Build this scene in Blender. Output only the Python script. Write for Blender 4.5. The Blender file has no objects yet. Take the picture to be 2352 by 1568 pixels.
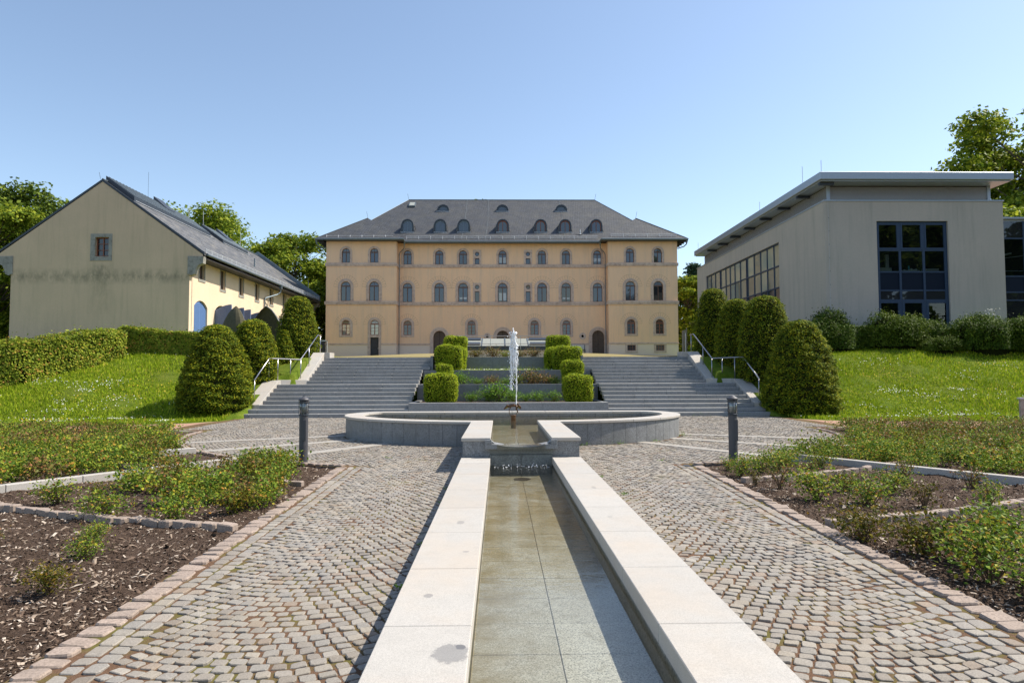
import bpy, bmesh, math, random
import numpy as np
from mathutils import Vector, Matrix
from mathutils.geometry import tessellate_polygon

R = math.radians
sc = bpy.context.scene
col = sc.collection
random.seed(7)
rng = np.random.default_rng(7)

# ------------------------------------------------------------------ camera
cam_d = bpy.data.cameras.new('camera')
cam_d.lens = 24.0; cam_d.sensor_width = 36.0
cam_d.clip_start = 0.05; cam_d.clip_end = 3000
cam = bpy.data.objects.new('camera', cam_d); col.objects.link(cam)
CAM = Vector((-.356, 0, 1.6))
psi, th, rho = R(1.063), math.atan(76.6/1568), R(.2)
vf = Vector((math.sin(psi)*math.cos(th), math.cos(psi)*math.cos(th), math.sin(th)))
vr0 = Vector((math.cos(psi), -math.sin(psi), 0))
vu0 = vr0.cross(vf)
vr = vr0*math.cos(rho) - vu0*math.sin(rho)
vu = vu0*math.cos(rho) + vr0*math.sin(rho)
m3 = Matrix((vr, vu, -vf)).transposed()
cam.matrix_world = Matrix.Translation(CAM) @ m3.to_4x4()
sc.camera = cam

# ------------------------------------------------------------------ sky, sun, exposure
SUN = Vector((.77, .18, 1.0)).normalized()
w = bpy.data.worlds.new('World'); sc.world = w; w.use_nodes = True
nt = w.node_tree; nt.nodes.clear()
sky = nt.nodes.new('ShaderNodeTexSky'); sky.sky_type = 'NISHITA'; sky.sun_disc = False
sky.sun_elevation = math.asin(SUN.z); sky.sun_rotation = math.atan2(SUN.x, SUN.y)
sky.altitude = 300; sky.air_density = 1.0; sky.dust_density = .9; sky.ozone_density = 2.0
bg = nt.nodes.new('ShaderNodeBackground'); bg.inputs[1].default_value = .115
wo = nt.nodes.new('ShaderNodeOutputWorld')
hsv = nt.nodes.new('ShaderNodeHueSaturation'); hsv.inputs['Saturation'].default_value = .95
wb = nt.nodes.new('ShaderNodeMix'); wb.data_type = 'RGBA'; wb.blend_type = 'MULTIPLY'; wb.inputs[0].default_value = 1; wb.inputs[7].default_value = (1.0, .985, .94, 1)
nt.links.new(sky.outputs[0], hsv.inputs['Color']); nt.links.new(hsv.outputs[0], wb.inputs[6]); nt.links.new(wb.outputs[2], bg.inputs[0]); nt.links.new(bg.outputs[0], wo.inputs[0])
sd = bpy.data.lights.new('sun', 'SUN'); sd.energy = 3.7; sd.angle = R(.53); sd.color = (1, .925, .80)
sun = bpy.data.objects.new('sun', sd); col.objects.link(sun)
sun.rotation_euler = SUN.to_track_quat('Z', 'Y').to_euler(); sun.location = (20, 0, 40)
sc.view_settings.view_transform = 'Standard'; sc.view_settings.look = 'None'
sc.view_settings.gamma = 1; sc.view_settings.use_curve_mapping = False
sc.view_settings.exposure = .95
sc.cycles.max_bounces = 8; sc.cycles.transparent_max_bounces = 12

# ------------------------------------------------------------------ materials
class NB:
    def __init__(s, name, rough=.7, spec=.4, metal=0):
        s.m = bpy.data.materials.new(name); s.m.use_nodes = True
        s.t = s.m.node_tree; s.t.nodes.clear()
        s.out = s.n('ShaderNodeOutputMaterial'); s.p = s.n('ShaderNodeBsdfPrincipled')
        s.l(s.p.outputs[0], s.out.inputs[0])
        s.p.inputs['Roughness'].default_value = rough
        s.p.inputs['Specular IOR Level'].default_value = spec
        s.p.inputs['Metallic'].default_value = metal
        s.geo = s.n('ShaderNodeNewGeometry'); s.pos = s.geo.outputs['Position']
    def n(s, t): return s.t.nodes.new(t)
    def l(s, a, b): s.t.links.new(a, b)
    def noise(s, scale, detail=3, rough=.6, vec=None, stretch=None, dist=0):
        n = s.n('ShaderNodeTexNoise'); n.inputs['Scale'].default_value = scale
        n.inputs['Detail'].default_value = detail; n.inputs['Roughness'].default_value = rough
        n.inputs['Distortion'].default_value = dist
        v = vec or s.pos
        if stretch:
            mp = s.n('ShaderNodeMapping'); mp.inputs['Scale'].default_value = stretch
            s.l(v, mp.inputs[0]); v = mp.outputs[0]
        s.l(v, n.inputs['Vector']); return n.outputs['Fac']
    def voro(s, scale, feature='F1', vec=None, stretch=None):
        n = s.n('ShaderNodeTexVoronoi'); n.feature = feature; n.inputs['Scale'].default_value = scale
        v = vec or s.pos
        if stretch:
            mp = s.n('ShaderNodeMapping'); mp.inputs['Scale'].default_value = stretch
            s.l(v, mp.inputs[0]); v = mp.outputs[0]
        s.l(v, n.inputs['Vector']); return n
    def ramp(s, f, stops):
        n = s.n('ShaderNodeValToRGB'); e = n.color_ramp.elements
        while len(e) < len(stops): e.new(.5)
        for i, (p, c) in enumerate(stops):
            e[i].position = p
            e[i].color = (c, c, c, 1) if not isinstance(c, tuple) else (*c, 1)
        s.l(f, n.inputs[0]); return n.outputs[0]
    def mix(s, f, a, b, mode='MIX'):
        n = s.n('ShaderNodeMix'); n.data_type = 'RGBA'; n.blend_type = mode
        for v, k in ((f, 0), (a, 6), (b, 7)):
            if isinstance(v, (int, float)): n.inputs[k].default_value = v
            elif isinstance(v, tuple): n.inputs[k].default_value = (*v, 1)
            else: s.l(v, n.inputs[k])
        return n.outputs[2]
    def math(s, op, a, b=0):
        n = s.n('ShaderNodeMath'); n.operation = op
        for v, k in ((a, 0), (b, 1)):
            if isinstance(v, (int, float)): n.inputs[k].default_value = v
            else: s.l(v, n.inputs[k])
        return n.outputs[0]
    def xyz(s):
        n = s.n('ShaderNodeSeparateXYZ'); s.l(s.pos, n.inputs[0]); return n.outputs
    def base(s, c):
        if isinstance(c, tuple): s.p.inputs['Base Color'].default_value = (*c, 1)
        else: s.l(c, s.p.inputs['Base Color'])
        return s
    def bump(s, f, strength=.3, dist=.01):
        n = s.n('ShaderNodeBump'); n.inputs['Strength'].default_value = strength
        n.inputs['Distance'].default_value = dist; s.l(f, n.inputs['Height'])
        s.l(n.outputs[0], s.p.inputs['Normal']); s.bn = n.outputs[0]; return s
    def rnd(s):
        oi = s.n('ShaderNodeObjectInfo')
        a = s.math('ADD', oi.outputs['Random'], s.geo.outputs['Random Per Island'])
        return s.math('FRACT', a)

STAINS = [(-.60, 3.42, .10, .13, .55), (-.555, 3.50, .03, .035, .9), (-.80, 4.3, .035, .045, .5), (-.72, 6.4, .04, .08, .4), (-.62, 5.35, .03, .03, .4), (.78, 8.3, .03, .1, .35), (.70, 6.6, .03, .04, .3)]
def granite(name, c, speck=.5, stain=(.30, .26, .18), stainamt=.35, scale=90, rough=.65, dark=.25, stains=False):
    b = NB(name, rough, .35)
    v = b.noise(scale, 3, .75)
    d = tuple(x*(1-speck) for x in c); l = tuple(min(1, x*(1+speck*.55)) for x in c)
    k = b.ramp(v, [(.36, d), (.5, c), (.66, l)])
    big = b.noise(1.3, 4, .65)
    k = b.mix(b.ramp(big, [(.42, 0.), (.72, stainamt)]), k, stain)
    med = b.noise(7, 3, .6)
    k = b.mix(b.ramp(med, [(.35, dark), (.55, 0.)]), k, tuple(x*.5 for x in c))
    k = b.mix(b.math('MULTIPLY', b.rnd(), .22), k, tuple(x*.55 for x in c))
    if stains:
        X = b.xyz()
        for cx, cy, rx, ry, am in STAINS:
            dx = b.math('DIVIDE', b.math('SUBTRACT', X[0], cx), rx); dy = b.math('DIVIDE', b.math('SUBTRACT', X[1], cy), ry)
            d = b.math('ADD', b.math('SQRT', b.math('ADD', b.math('MULTIPLY', dx, dx), b.math('MULTIPLY', dy, dy))), b.math('MULTIPLY', b.math('SUBTRACT', b.noise(22, 3, .7), .5), .9))
            k = b.mix(b.math('MULTIPLY', b.ramp(d, [(.8, 1.), (.95, 0.)]), am), k, (.13, .13, .135))
    b.base(k); b.bump(v, .12, .003); return b.m

def leafmat(name, stops, rough=.5, transl=.25, low=.5, spec=.25, tcol=None):
    spec = min(spec, .08)
    b = NB(name, rough, spec)
    r = b.rnd(); k = b.ramp(r, stops)
    n = b.noise(low, 2, .5)
    k = b.mix(b.ramp(n, [(.35, .35), (.65, 0.)]), k, stops[0][1])
    b.base(k)
    t = b.n('ShaderNodeBsdfTranslucent')
    if tcol: t.inputs[0].default_value = (*tcol, 1)
    else: b.l(k, t.inputs[0])
    mx = b.n('ShaderNodeMixShader'); mx.inputs[0].default_value = transl
    b.l(b.p.outputs[0], mx.inputs[1]); b.l(t.outputs[0], mx.inputs[2]); b.l(mx.outputs[0], b.out.inputs[0])
    return b.m

def plain(name, c, rough=.5, metal=0, spec=.5, var=.15, bscale=0):
    b = NB(name, rough, spec, metal)
    n = b.noise(6, 4, .6)
    b.base(b.mix(b.ramp(n, [(.3, 0.), (.7, var)]), c, tuple(x*.5 for x in c)))
    if bscale: b.bump(b.noise(bscale, 3), .2, .004)
    return b.m

MT = {}
MT['coping'] = granite('pale_granite', (.46, .435, .40), .30, (.50, .40, .30), .45, 190, .6, .1, stains=True)
MT['granite'] = granite('grey_granite', (.235, .24, .245), .75, (.20, .20, .17), .4, 70, .6, .35)
MT['step'] = granite('step_granite', (.30, .30, .30), .6, (.22, .21, .19), .35, 70, .6, .3)
MT['wallgran'] = granite('dark_wet_granite', (.20, .21, .20), .75, (.10, .11, .08), .4, 70, .5, .4)
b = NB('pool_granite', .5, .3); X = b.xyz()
k = b.ramp(b.noise(95, 3, .8), [(.33, (.10, .11, .12)), (.5, (.46, .49, .52)), (.68, (.72, .75, .78))])  # sky reflection painted in: grey granite tinted cool and lightened
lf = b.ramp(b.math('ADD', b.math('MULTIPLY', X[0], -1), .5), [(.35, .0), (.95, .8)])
fy = b.ramp(b.math('DIVIDE', b.math('SUBTRACT', X[1], 4.2), 3.5), [(0, .0), (1, .75)])  # algae stain fades towards the camera, leaving the reflection tint bare
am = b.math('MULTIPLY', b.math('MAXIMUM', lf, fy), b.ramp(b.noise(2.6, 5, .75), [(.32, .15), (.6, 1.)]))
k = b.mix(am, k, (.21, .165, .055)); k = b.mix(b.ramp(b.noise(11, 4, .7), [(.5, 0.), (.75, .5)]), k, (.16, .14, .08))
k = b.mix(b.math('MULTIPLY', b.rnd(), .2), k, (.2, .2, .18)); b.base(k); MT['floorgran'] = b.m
MT['strip'] = granite('worn_granite', (.37, .345, .31), .35, (.30, .25, .19), .4, 120, .7, .15)
MT['pink'] = granite('pink_granite', (.335, .265, .22), .4, (.30, .24, .19), .4, 60, .8, .25)

b = NB('cobble_stone', .75, .3)
v = b.noise(110, 3, .75)
g = b.ramp(b.rnd(), [(0, (.215, .188, .16)), (.3, (.275, .248, .218)), (.55, (.245, .23, .21)), (.72, (.285, .25, .205)), (.88, (.325, .297, .26)), (.97, (.27, .205, .155)), (1, (.19, .165, .138))])
g = b.mix(b.ramp(v, [(.33, .5), (.5, 0.)]), g, (.09, .085, .08))
g = b.mix(b.ramp(v, [(.55, 0.), (.75, .35)]), g, (.55, .53, .50))
g = b.mix(b.ramp(b.noise(.8, 4, .7), [(.45, 0.), (.75, .35)]), g, (.30, .25, .17))
b.base(g); b.bump(v, .35, .004); MT['cobble'] = b.m

b = NB('joint_grit', .95, .1)
v = b.noise(160, 3, .8)
g = b.ramp(v, [(.3, (.055, .032, .021)), (.55, (.145, .085, .054)), (.75, (.26, .175, .115))])
g = b.mix(b.ramp(b.noise(2.2, 4, .7), [(.47, 0.), (.62, .85)]), g, (.12, .115, .03))
b.base(g); b.bump(v, .6, .008); MT['joint'] = b.m

b = NB('mulch_soil', .95, .1)
v = b.noise(55, 5, .8); v2 = b.voro(60, stretch=(1, 1.8, 1))
g = b.ramp(v, [(.3, (.035, .023, .017)), (.55, (.095, .064, .047)), (.75, (.19, .14, .105))])
b.base(g); b.bump(v, .9, .03); MT['soil'] = b.m
b = NB('bark_chips', .9, .15)
b.base(b.ramp(b.rnd(), [(0, (.07, .045, .032)), (.4, (.17, .12, .088)), (.75, (.33, .26, .20)), (1, (.56, .48, .40))])); MT['chip'] = b.m

b = NB('lawn_ground', .95, .1)
g = b.ramp(b.noise(3.0, 5, .7), [(.3, (.06, .095, .008)), (.5, (.095, .145, .012)), (.68, (.16, .185, .025))])
g = b.mix(b.ramp(b.noise(.35, 3), [(.45, 0.), (.65, .5)]), g, (.095, .105, .018))
b.base(g); b.bump(b.noise(30, 3), .8, .04); MT['lawn'] = b.m
MT['blade'] = leafmat('grass_blade', [(0, (0.149, 0.223, 0.009)), (.5, (0.286, 0.394, 0.018)), (.85, (0.435, 0.526, 0.034)), (1, (0.700, 0.578, 0.095))], .7, .35, .3, .08)
MT['redpath'] = plain('red_gravel', (.40, .245, .18), .95, var=.3, bscale=60, spec=.1)
MT['drygrass'] = plain('dry_grass', (.30, .25, .12), .95, var=.5, bscale=40, spec=.1)

def plaster(name, c1, c2, plinth=None, streak=None, bands=None, sides=(0, 0)):
    b = NB(name, .9, .15)
    k = b.mix(b.ramp(b.noise(.55, 5, .65), [(.35, 0.), (.7, .8)]), c1, c2)
    k = b.mix(b.ramp(b.noise(9, 4, .7), [(.4, .12), (.6, 0.)]), k, tuple(x*.6 for x in c1))
    k = b.mix(b.ramp(b.noise(.22, 4, .6), [(.42, 0.), (.62, .35)]), k, tuple(min(.9, x*.84) for x in c1))
    X = b.xyz()
    if streak:
        s = b.noise(1.0, 5, .7, stretch=(2.4, 2.4, .18))
        k = b.mix(b.ramp(s, [(.48, 0.), (.72, streak[0])]), k, streak[1])
    if plinth:
        z = b.math('GREATER_THAN', plinth[0], X[2]); k = b.mix(z, k, plinth[1])
    if bands:
        n = b.noise(2.2, 5, .75, stretch=(1, 1, .5))
        z0, hw, amt, cc = bands
        d = b.math('ABSOLUTE', b.math('SUBTRACT', X[2], z0))
        f = b.math('MULTIPLY', b.ramp(b.math('DIVIDE', d, hw), [(.0, 1.), (.45, .6), (1, 0.)]), b.ramp(n, [(.38, .0), (.62, amt)]))
        k = b.mix(f, k, cc)
        d = b.math('ABSOLUTE', b.math('SUBTRACT', X[0], -26.5))
        f = b.math('MULTIPLY', b.ramp(b.math('DIVIDE', d, .9), [(.0, 1.), (.5, .7), (1, 0.)]), b.ramp(n, [(.4, .0), (.66, amt*.9)]))
        zz = b.ramp(b.math('DIVIDE', b.math('SUBTRACT', 9.0, X[2]), 4.2), [(0, 0.), (.05, 1.), (.5, .5), (1, 0.)])
        k = b.mix(b.math('MULTIPLY', f, zz), k, cc)
    b.base(k); b.bump(b.noise(45, 4, .7), .25, .01); return b.m
MT['ochre'] = plaster('ochre_plaster', (.91, .605, .385), (.84, .57, .385), plinth=(4.72, (.79, .64, .52)), streak=(.5, (.60, .46, .35)))
MT['gable'] = plaster('weathered_plaster', (.66, .50, .345), (.57, .445, .305), streak=(.4, (.36, .31, .20)), bands=(8.15, .6, .62, (.10, .11, .075)))
MT['cream'] = plaster('cream_plaster', (.76, .60, .44), (.70, .55, .39), streak=(.2, (.56, .44, .32)))
MT['concrete'] = plaster('grey_render', (.50, .445, .385), (.44, .405, .355), streak=(.45, (.30, .29, .25)))
b = NB('sandstone', .9, .15)
k = b.ramp(b.noise(3.5, 6, .75), [(.3, (.36, .25, .21)), (.5, (.61, .475, .40)), (.7, (.70, .56, .475))])
k = b.mix(b.math('MULTIPLY', b.rnd(), .3), k, (.32, .22, .18))
b.base(k); b.bump(b.noise(25, 4), .4, .02); MT['sand'] = b.m
b = NB('grey_sandstone', .9, .15)
b.base(b.ramp(b.noise(3.5, 6, .75), [(.3, (.16, .15, .13)), (.5, (.30, .29, .26)), (.7, (.38, .36, .31))])); b.bump(b.noise(25, 4), .4, .02); MT['greystone'] = b.m
MT['score'] = plain('scored_line', (.38, .26, .17), .9)

def slate(name, c, su=.28, sv=.20, ang=.5, axis='X'):
    b = NB(name, .62, .4)
    X = b.xyz(); cb = b.n('ShaderNodeCombineXYZ')
    u = X[0] if axis == 'X' else X[1]
    b.l(b.math('ADD', u, b.math('MULTIPLY', X[2], ang)), cb.inputs[0]); b.l(b.math('ADD', X[2], b.math('MULTIPLY', u, -.10*ang)), cb.inputs[1])
    br = b.n('ShaderNodeTexBrick'); b.l(cb.outputs[0], br.inputs['Vector'])
    br.inputs['Scale'].default_value = 1; br.inputs['Brick Width'].default_value = su; br.inputs['Row Height'].default_value = sv
    br.inputs['Mortar Size'].default_value = .028; br.inputs['Mortar Smooth'].default_value = .6
    br.inputs['Color1'].default_value = (*c, 1); br.inputs['Color2'].default_value = (*(x*.62 for x in c), 1)
    br.inputs['Mortar'].default_value = (*(x*.33 for x in c), 1)
    k = b.mix(b.ramp(b.noise(.9, 5, .7), [(.4, 0.), (.7, .55)]), br.outputs[0], (c[0]*1.35, c[1]*1.2, c[2]*.85))
    k = b.mix(b.ramp(b.noise(.25, 3, .6), [(.4, 0.), (.7, .35)]), k, tuple(x*.6 for x in c))
    b.base(k); b.bump(br.outputs['Fac'], .6, -.03); return b.m
MT['slate'] = slate('slate_roof', (.070, .076, .090))
b = NB('slate_tile', .6, .45)
k = b.ramp(b.rnd(), [(0, (.07, .072, .078)), (.5, (.105, .106, .11)), (.85, (.14, .138, .138)), (1, (.185, .172, .15))])
b.base(k); b.bump(b.noise(30, 3), .3, .01); MT['tile'] = b.m
MT['zinc'] = plain('weathered_zinc', (.17, .21, .24), .45, .6, var=.3)
MT['galv'] = plain('galvanised_metal', (.58, .60, .62), .45, .25, var=.2)
MT['darkmetal'] = plain('dark_sheet_metal', (.045, .055, .07), .45, .3)
MT['steel'] = plain('brushed_steel', (.50, .48, .49), .28, 1, var=.1)
MT['lampgrey'] = plain('graphite_paint', (.075, .075, .085), .5, .2, var=.15)
MT['louvre'] = plain('silver_aluminium', (.66, .65, .64), .5, .1, var=.1)
MT['fascia'] = plain('silver_fascia', (.40, .44, .48), .4, .6, var=.12)
MT['bluesteel'] = plain('blue_window_frame', (.016, .042, .09), .45, .0, var=.15)
MT['bluedark'] = plain('blue_spandrel', (.004, .011, .026), .6, .0, .15)
MT['bluedoor'] = plain('blue_door_paint', (.10, .19, .40), .6, var=.25)
MT['bluegrey'] = plain('faded_blue_paint', (.13, .17, .30), .65, var=.3)
MT['brown'] = plain('brown_window_paint', (.13, .06, .035), .5, var=.3)
MT['mahog'] = plain('reddish_window_paint', (.24, .08, .04), .5, var=.2)
MT['door'] = plain('old_oak_door', (.11, .075, .055), .7, var=.5, bscale=20)
MT['darkdoor'] = plain('dark_door', (.045, .040, .045), .6, var=.3)
MT['oldwood'] = plain('mossy_wood', (.085, .075, .04), .9, var=.6, bscale=15)
MT['rustwood'] = plain('dark_wood', (.05, .035, .025), .8, var=.4)
MT['bronze'] = plain('bronze', (.15, .085, .05), .4, .6, var=.5)
MT['gold'] = plain('yellow_algae', (.38, .32, .03), .8)
MT['white'] = plain('white_board', (.72, .76, .72), .6)
MT['black'] = plain('dark_void', (.01, .01, .01), .9, spec=.1)
MT['panelbeige'] = plain('beige_panel', (.68, .55, .40), .6)
MT['glasscream'] = plain('frosted_glass_roof', (.36, .37, .32), .25)
MT['bark'] = plain('tree_bark', (.11, .085, .06), .95, var=.5, bscale=14)
MT['stem'] = plain('rose_stem', (.16, .10, .055), .8, var=.4)
MT['skin'] = plain('skin', (.62, .38, .28), .6, var=.05)
MT['hair'] = plain('auburn_hair', (.22, .08, .03), .6)
MT['cloth'] = plain('white_cloth', (.7, .68, .66), .8)

def glassmat(name, tint, refl, rough=.02, transp=0.0):
    b = NB(name, .6, .0); b.base(b.mix(b.math('MULTIPLY', b.n('ShaderNodeObjectInfo').outputs['Random'], .8), tint, tuple(min(.5, x*2.6) for x in tint)))
    g = b.n('ShaderNodeBsdfGlossy'); g.inputs['Roughness'].default_value = rough; g.inputs[0].default_value = (.92, .95, 1, 1)
    bn = b.n('ShaderNodeBump'); bn.inputs['Strength'].default_value = .012; bn.inputs['Distance'].default_value = .05
    b.l(b.noise(.9, 2), bn.inputs['Height']); b.l(bn.outputs[0], g.inputs['Normal'])
    oi = b.n('ShaderNodeObjectInfo'); vm = b.n('ShaderNodeVectorMath'); vm.operation = 'ADD'; cx = b.n('ShaderNodeCombineXYZ')
    b.l(b.math('MULTIPLY', b.math('SUBTRACT', oi.outputs['Random'], .5), .05), cx.inputs[2]); b.l(b.math('MULTIPLY', b.math('SUBTRACT', b.math('FRACT', b.math('MULTIPLY', oi.outputs['Random'], 17.3)), .5), .06), cx.inputs[0])
    b.l(bn.outputs[0], vm.inputs[0]); b.l(cx.outputs[0], vm.inputs[1]); b.l(vm.outputs[0], g.inputs['Normal'])
    src = b.p.outputs[0]
    if transp:
        tr = b.n('ShaderNodeBsdfTransparent'); tr.inputs[0].default_value = (.6, .7, .7, 1)
        m0 = b.n('ShaderNodeMixShader'); m0.inputs[0].default_value = transp
        b.l(src, m0.inputs[1]); b.l(tr.outputs[0], m0.inputs[2]); src = m0.outputs[0]
    fr = b.n('ShaderNodeFresnel'); fr.inputs[0].default_value = 1.5
    f = b.math('MAXIMUM', b.math('MULTIPLY', fr.outputs[0], 1.6), refl)
    mx = b.n('ShaderNodeMixShader'); b.l(f, mx.inputs[0])
    b.l(src, mx.inputs[1]); b.l(g.outputs[0], mx.inputs[2]); b.l(mx.outputs[0], b.out.inputs[0]); return b.m
MT['pane'] = glassmat('window_glass', (.028, .034, .042), .09)
MT['paneblind'] = glassmat('window_with_blind', (.30, .31, .31), .10)
MT['panedark'] = glassmat('dark_window_glass', (.012, .013, .015), .05)
MT['paneside'] = glassmat('side_window_glass', (.22, .20, .14), .18)
MT['panemod'] = glassmat('clear_window_glass', (.004, .006, .006), .03, .01, .55)
MT['lampglass'] = glassmat('lamp_glass', (.3, .32, .33), .1, .02, .7)

b = NB('water', .3, 0)
tr = b.n('ShaderNodeBsdfTransparent'); tr.inputs[0].default_value = (.90, .88, .79, 1)
g = b.n('ShaderNodeBsdfGlossy'); g.inputs['Roughness'].default_value = .015
bn = b.n('ShaderNodeBump'); bn.inputs['Strength'].default_value = .32; bn.inputs['Distance'].default_value = .012
X = b.xyz()
amp = b.ramp(b.math('DIVIDE', b.math('SUBTRACT', X[1], 3.4), 8), [(0, .12), (.35, .6), (1, 1.5)])
h = b.math('MULTIPLY', b.noise(5, 4, .6, stretch=(1, 2.2, 1)), amp)
b.l(h, bn.inputs['Height']); b.l(bn.outputs[0], g.inputs['Normal'])
fr = b.n('ShaderNodeFresnel'); fr.inputs[0].default_value = 1.5; b.l(bn.outputs[0], fr.inputs['Normal'])
mx = b.n('ShaderNodeMixShader'); b.l(fr.outputs[0], mx.inputs[0]); b.l(tr.outputs[0], mx.inputs[1]); b.l(g.outputs[0], mx.inputs[2])
b.l(mx.outputs[0], b.out.inputs[0]); MT['water'] = b.m
b = NB('foaming_water', .25, .6); b.base((.93, .94, .96))
MT['foam'] = b.m

MT['yew'] = leafmat('yew_needles', [(0, (0.044, 0.077, 0.008)), (.35, (0.095, 0.150, 0.010)), (.65, (0.202, 0.244, 0.015)), (1, (0.475, 0.424, 0.022))], .6, .2, 1.2)
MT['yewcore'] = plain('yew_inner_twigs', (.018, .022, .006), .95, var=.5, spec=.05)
MT['box'] = leafmat('box_leaves', [(0, (0.092, 0.148, 0.008)), (.4, (0.235, 0.322, 0.015)), (.8, (0.435, 0.512, 0.023)), (1, (0.685, 0.647, 0.056))], .5, .25, 2.5)
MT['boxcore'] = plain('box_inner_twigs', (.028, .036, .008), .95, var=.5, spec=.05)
MT['hedge'] = leafmat('hornbeam_leaves', [(0, (0.096, 0.149, 0.014)), (.5, (0.231, 0.298, 0.027)), (.85, (0.409, 0.436, 0.043)), (1, (0.546, 0.276, 0.074))], .45, .25, 1.0)
MT['shrub'] = leafmat('cotoneaster_leaves', [(0, (0.027, 0.056, 0.006)), (.5, (0.066, 0.119, 0.013)), (1, (0.159, 0.212, 0.024))], .5, .2, .7)
MT['tree'] = leafmat('lime_tree_leaves', [(0, (0.070, 0.120, 0.014)), (.5, (0.191, 0.264, 0.024)), (1, (0.449, 0.481, 0.048))], .5, .35, .25)
MT['treedark'] = leafmat('maple_leaves', [(0, (0.050, 0.084, 0.014)), (.5, (0.121, 0.183, 0.023)), (1, (0.270, 0.327, 0.047))], .5, .3, .25)
MT['shrub2'] = leafmat('bright_shrub_leaves', [(0, (0.029, 0.059, 0.006)), (.5, (0.088, 0.137, 0.012)), (1, (0.176, 0.225, 0.029))], .5, .2, .7)
MT['pine'] = leafmat('pine_needles', [(0, (0.022, 0.053, 0.033)), (1, (0.075, 0.128, 0.075))], .6, .1, .5)
MT['rose'] = leafmat('rose_leaves', [(0, (0.055, 0.115, 0.015)), (.4, (0.141, 0.214, 0.028)), (.75, (0.280, 0.355, 0.034)), (.9, (0.484, 0.427, 0.045)), (1, (0.484, 0.165, 0.052))], .5, .25, .9, .18)
MT['rosered'] = leafmat('reddish_rose_leaves', [(0, (0.075, 0.091, 0.023)), (.4, (0.164, 0.166, 0.039)), (.7, (0.269, 0.166, 0.062)), (1, (0.359, 0.148, 0.070))], .4, .2, .9, .4)
MT['roseyel'] = leafmat('yellowing_rose_leaves', [(0, (0.048, 0.060, 0.009)), (.4, (0.111, 0.113, 0.013)), (.75, (0.207, 0.165, 0.017)), (1, (0.240, 0.122, 0.026))], .45, .25, .9, .3)
MT['herb'] = leafmat('fresh_green_leaves', [(0, (0.065, 0.144, 0.012)), (.5, (0.144, 0.274, 0.029)), (1, (0.288, 0.432, 0.072))], .5, .3, 1.5)
MT['daisy'] = plain('daisy_petals', (.75, .75, .68), .8, var=0)
MT['yellowflower'] = plain('yellow_petals', (.7, .45, .03), .8, var=0)

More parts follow.
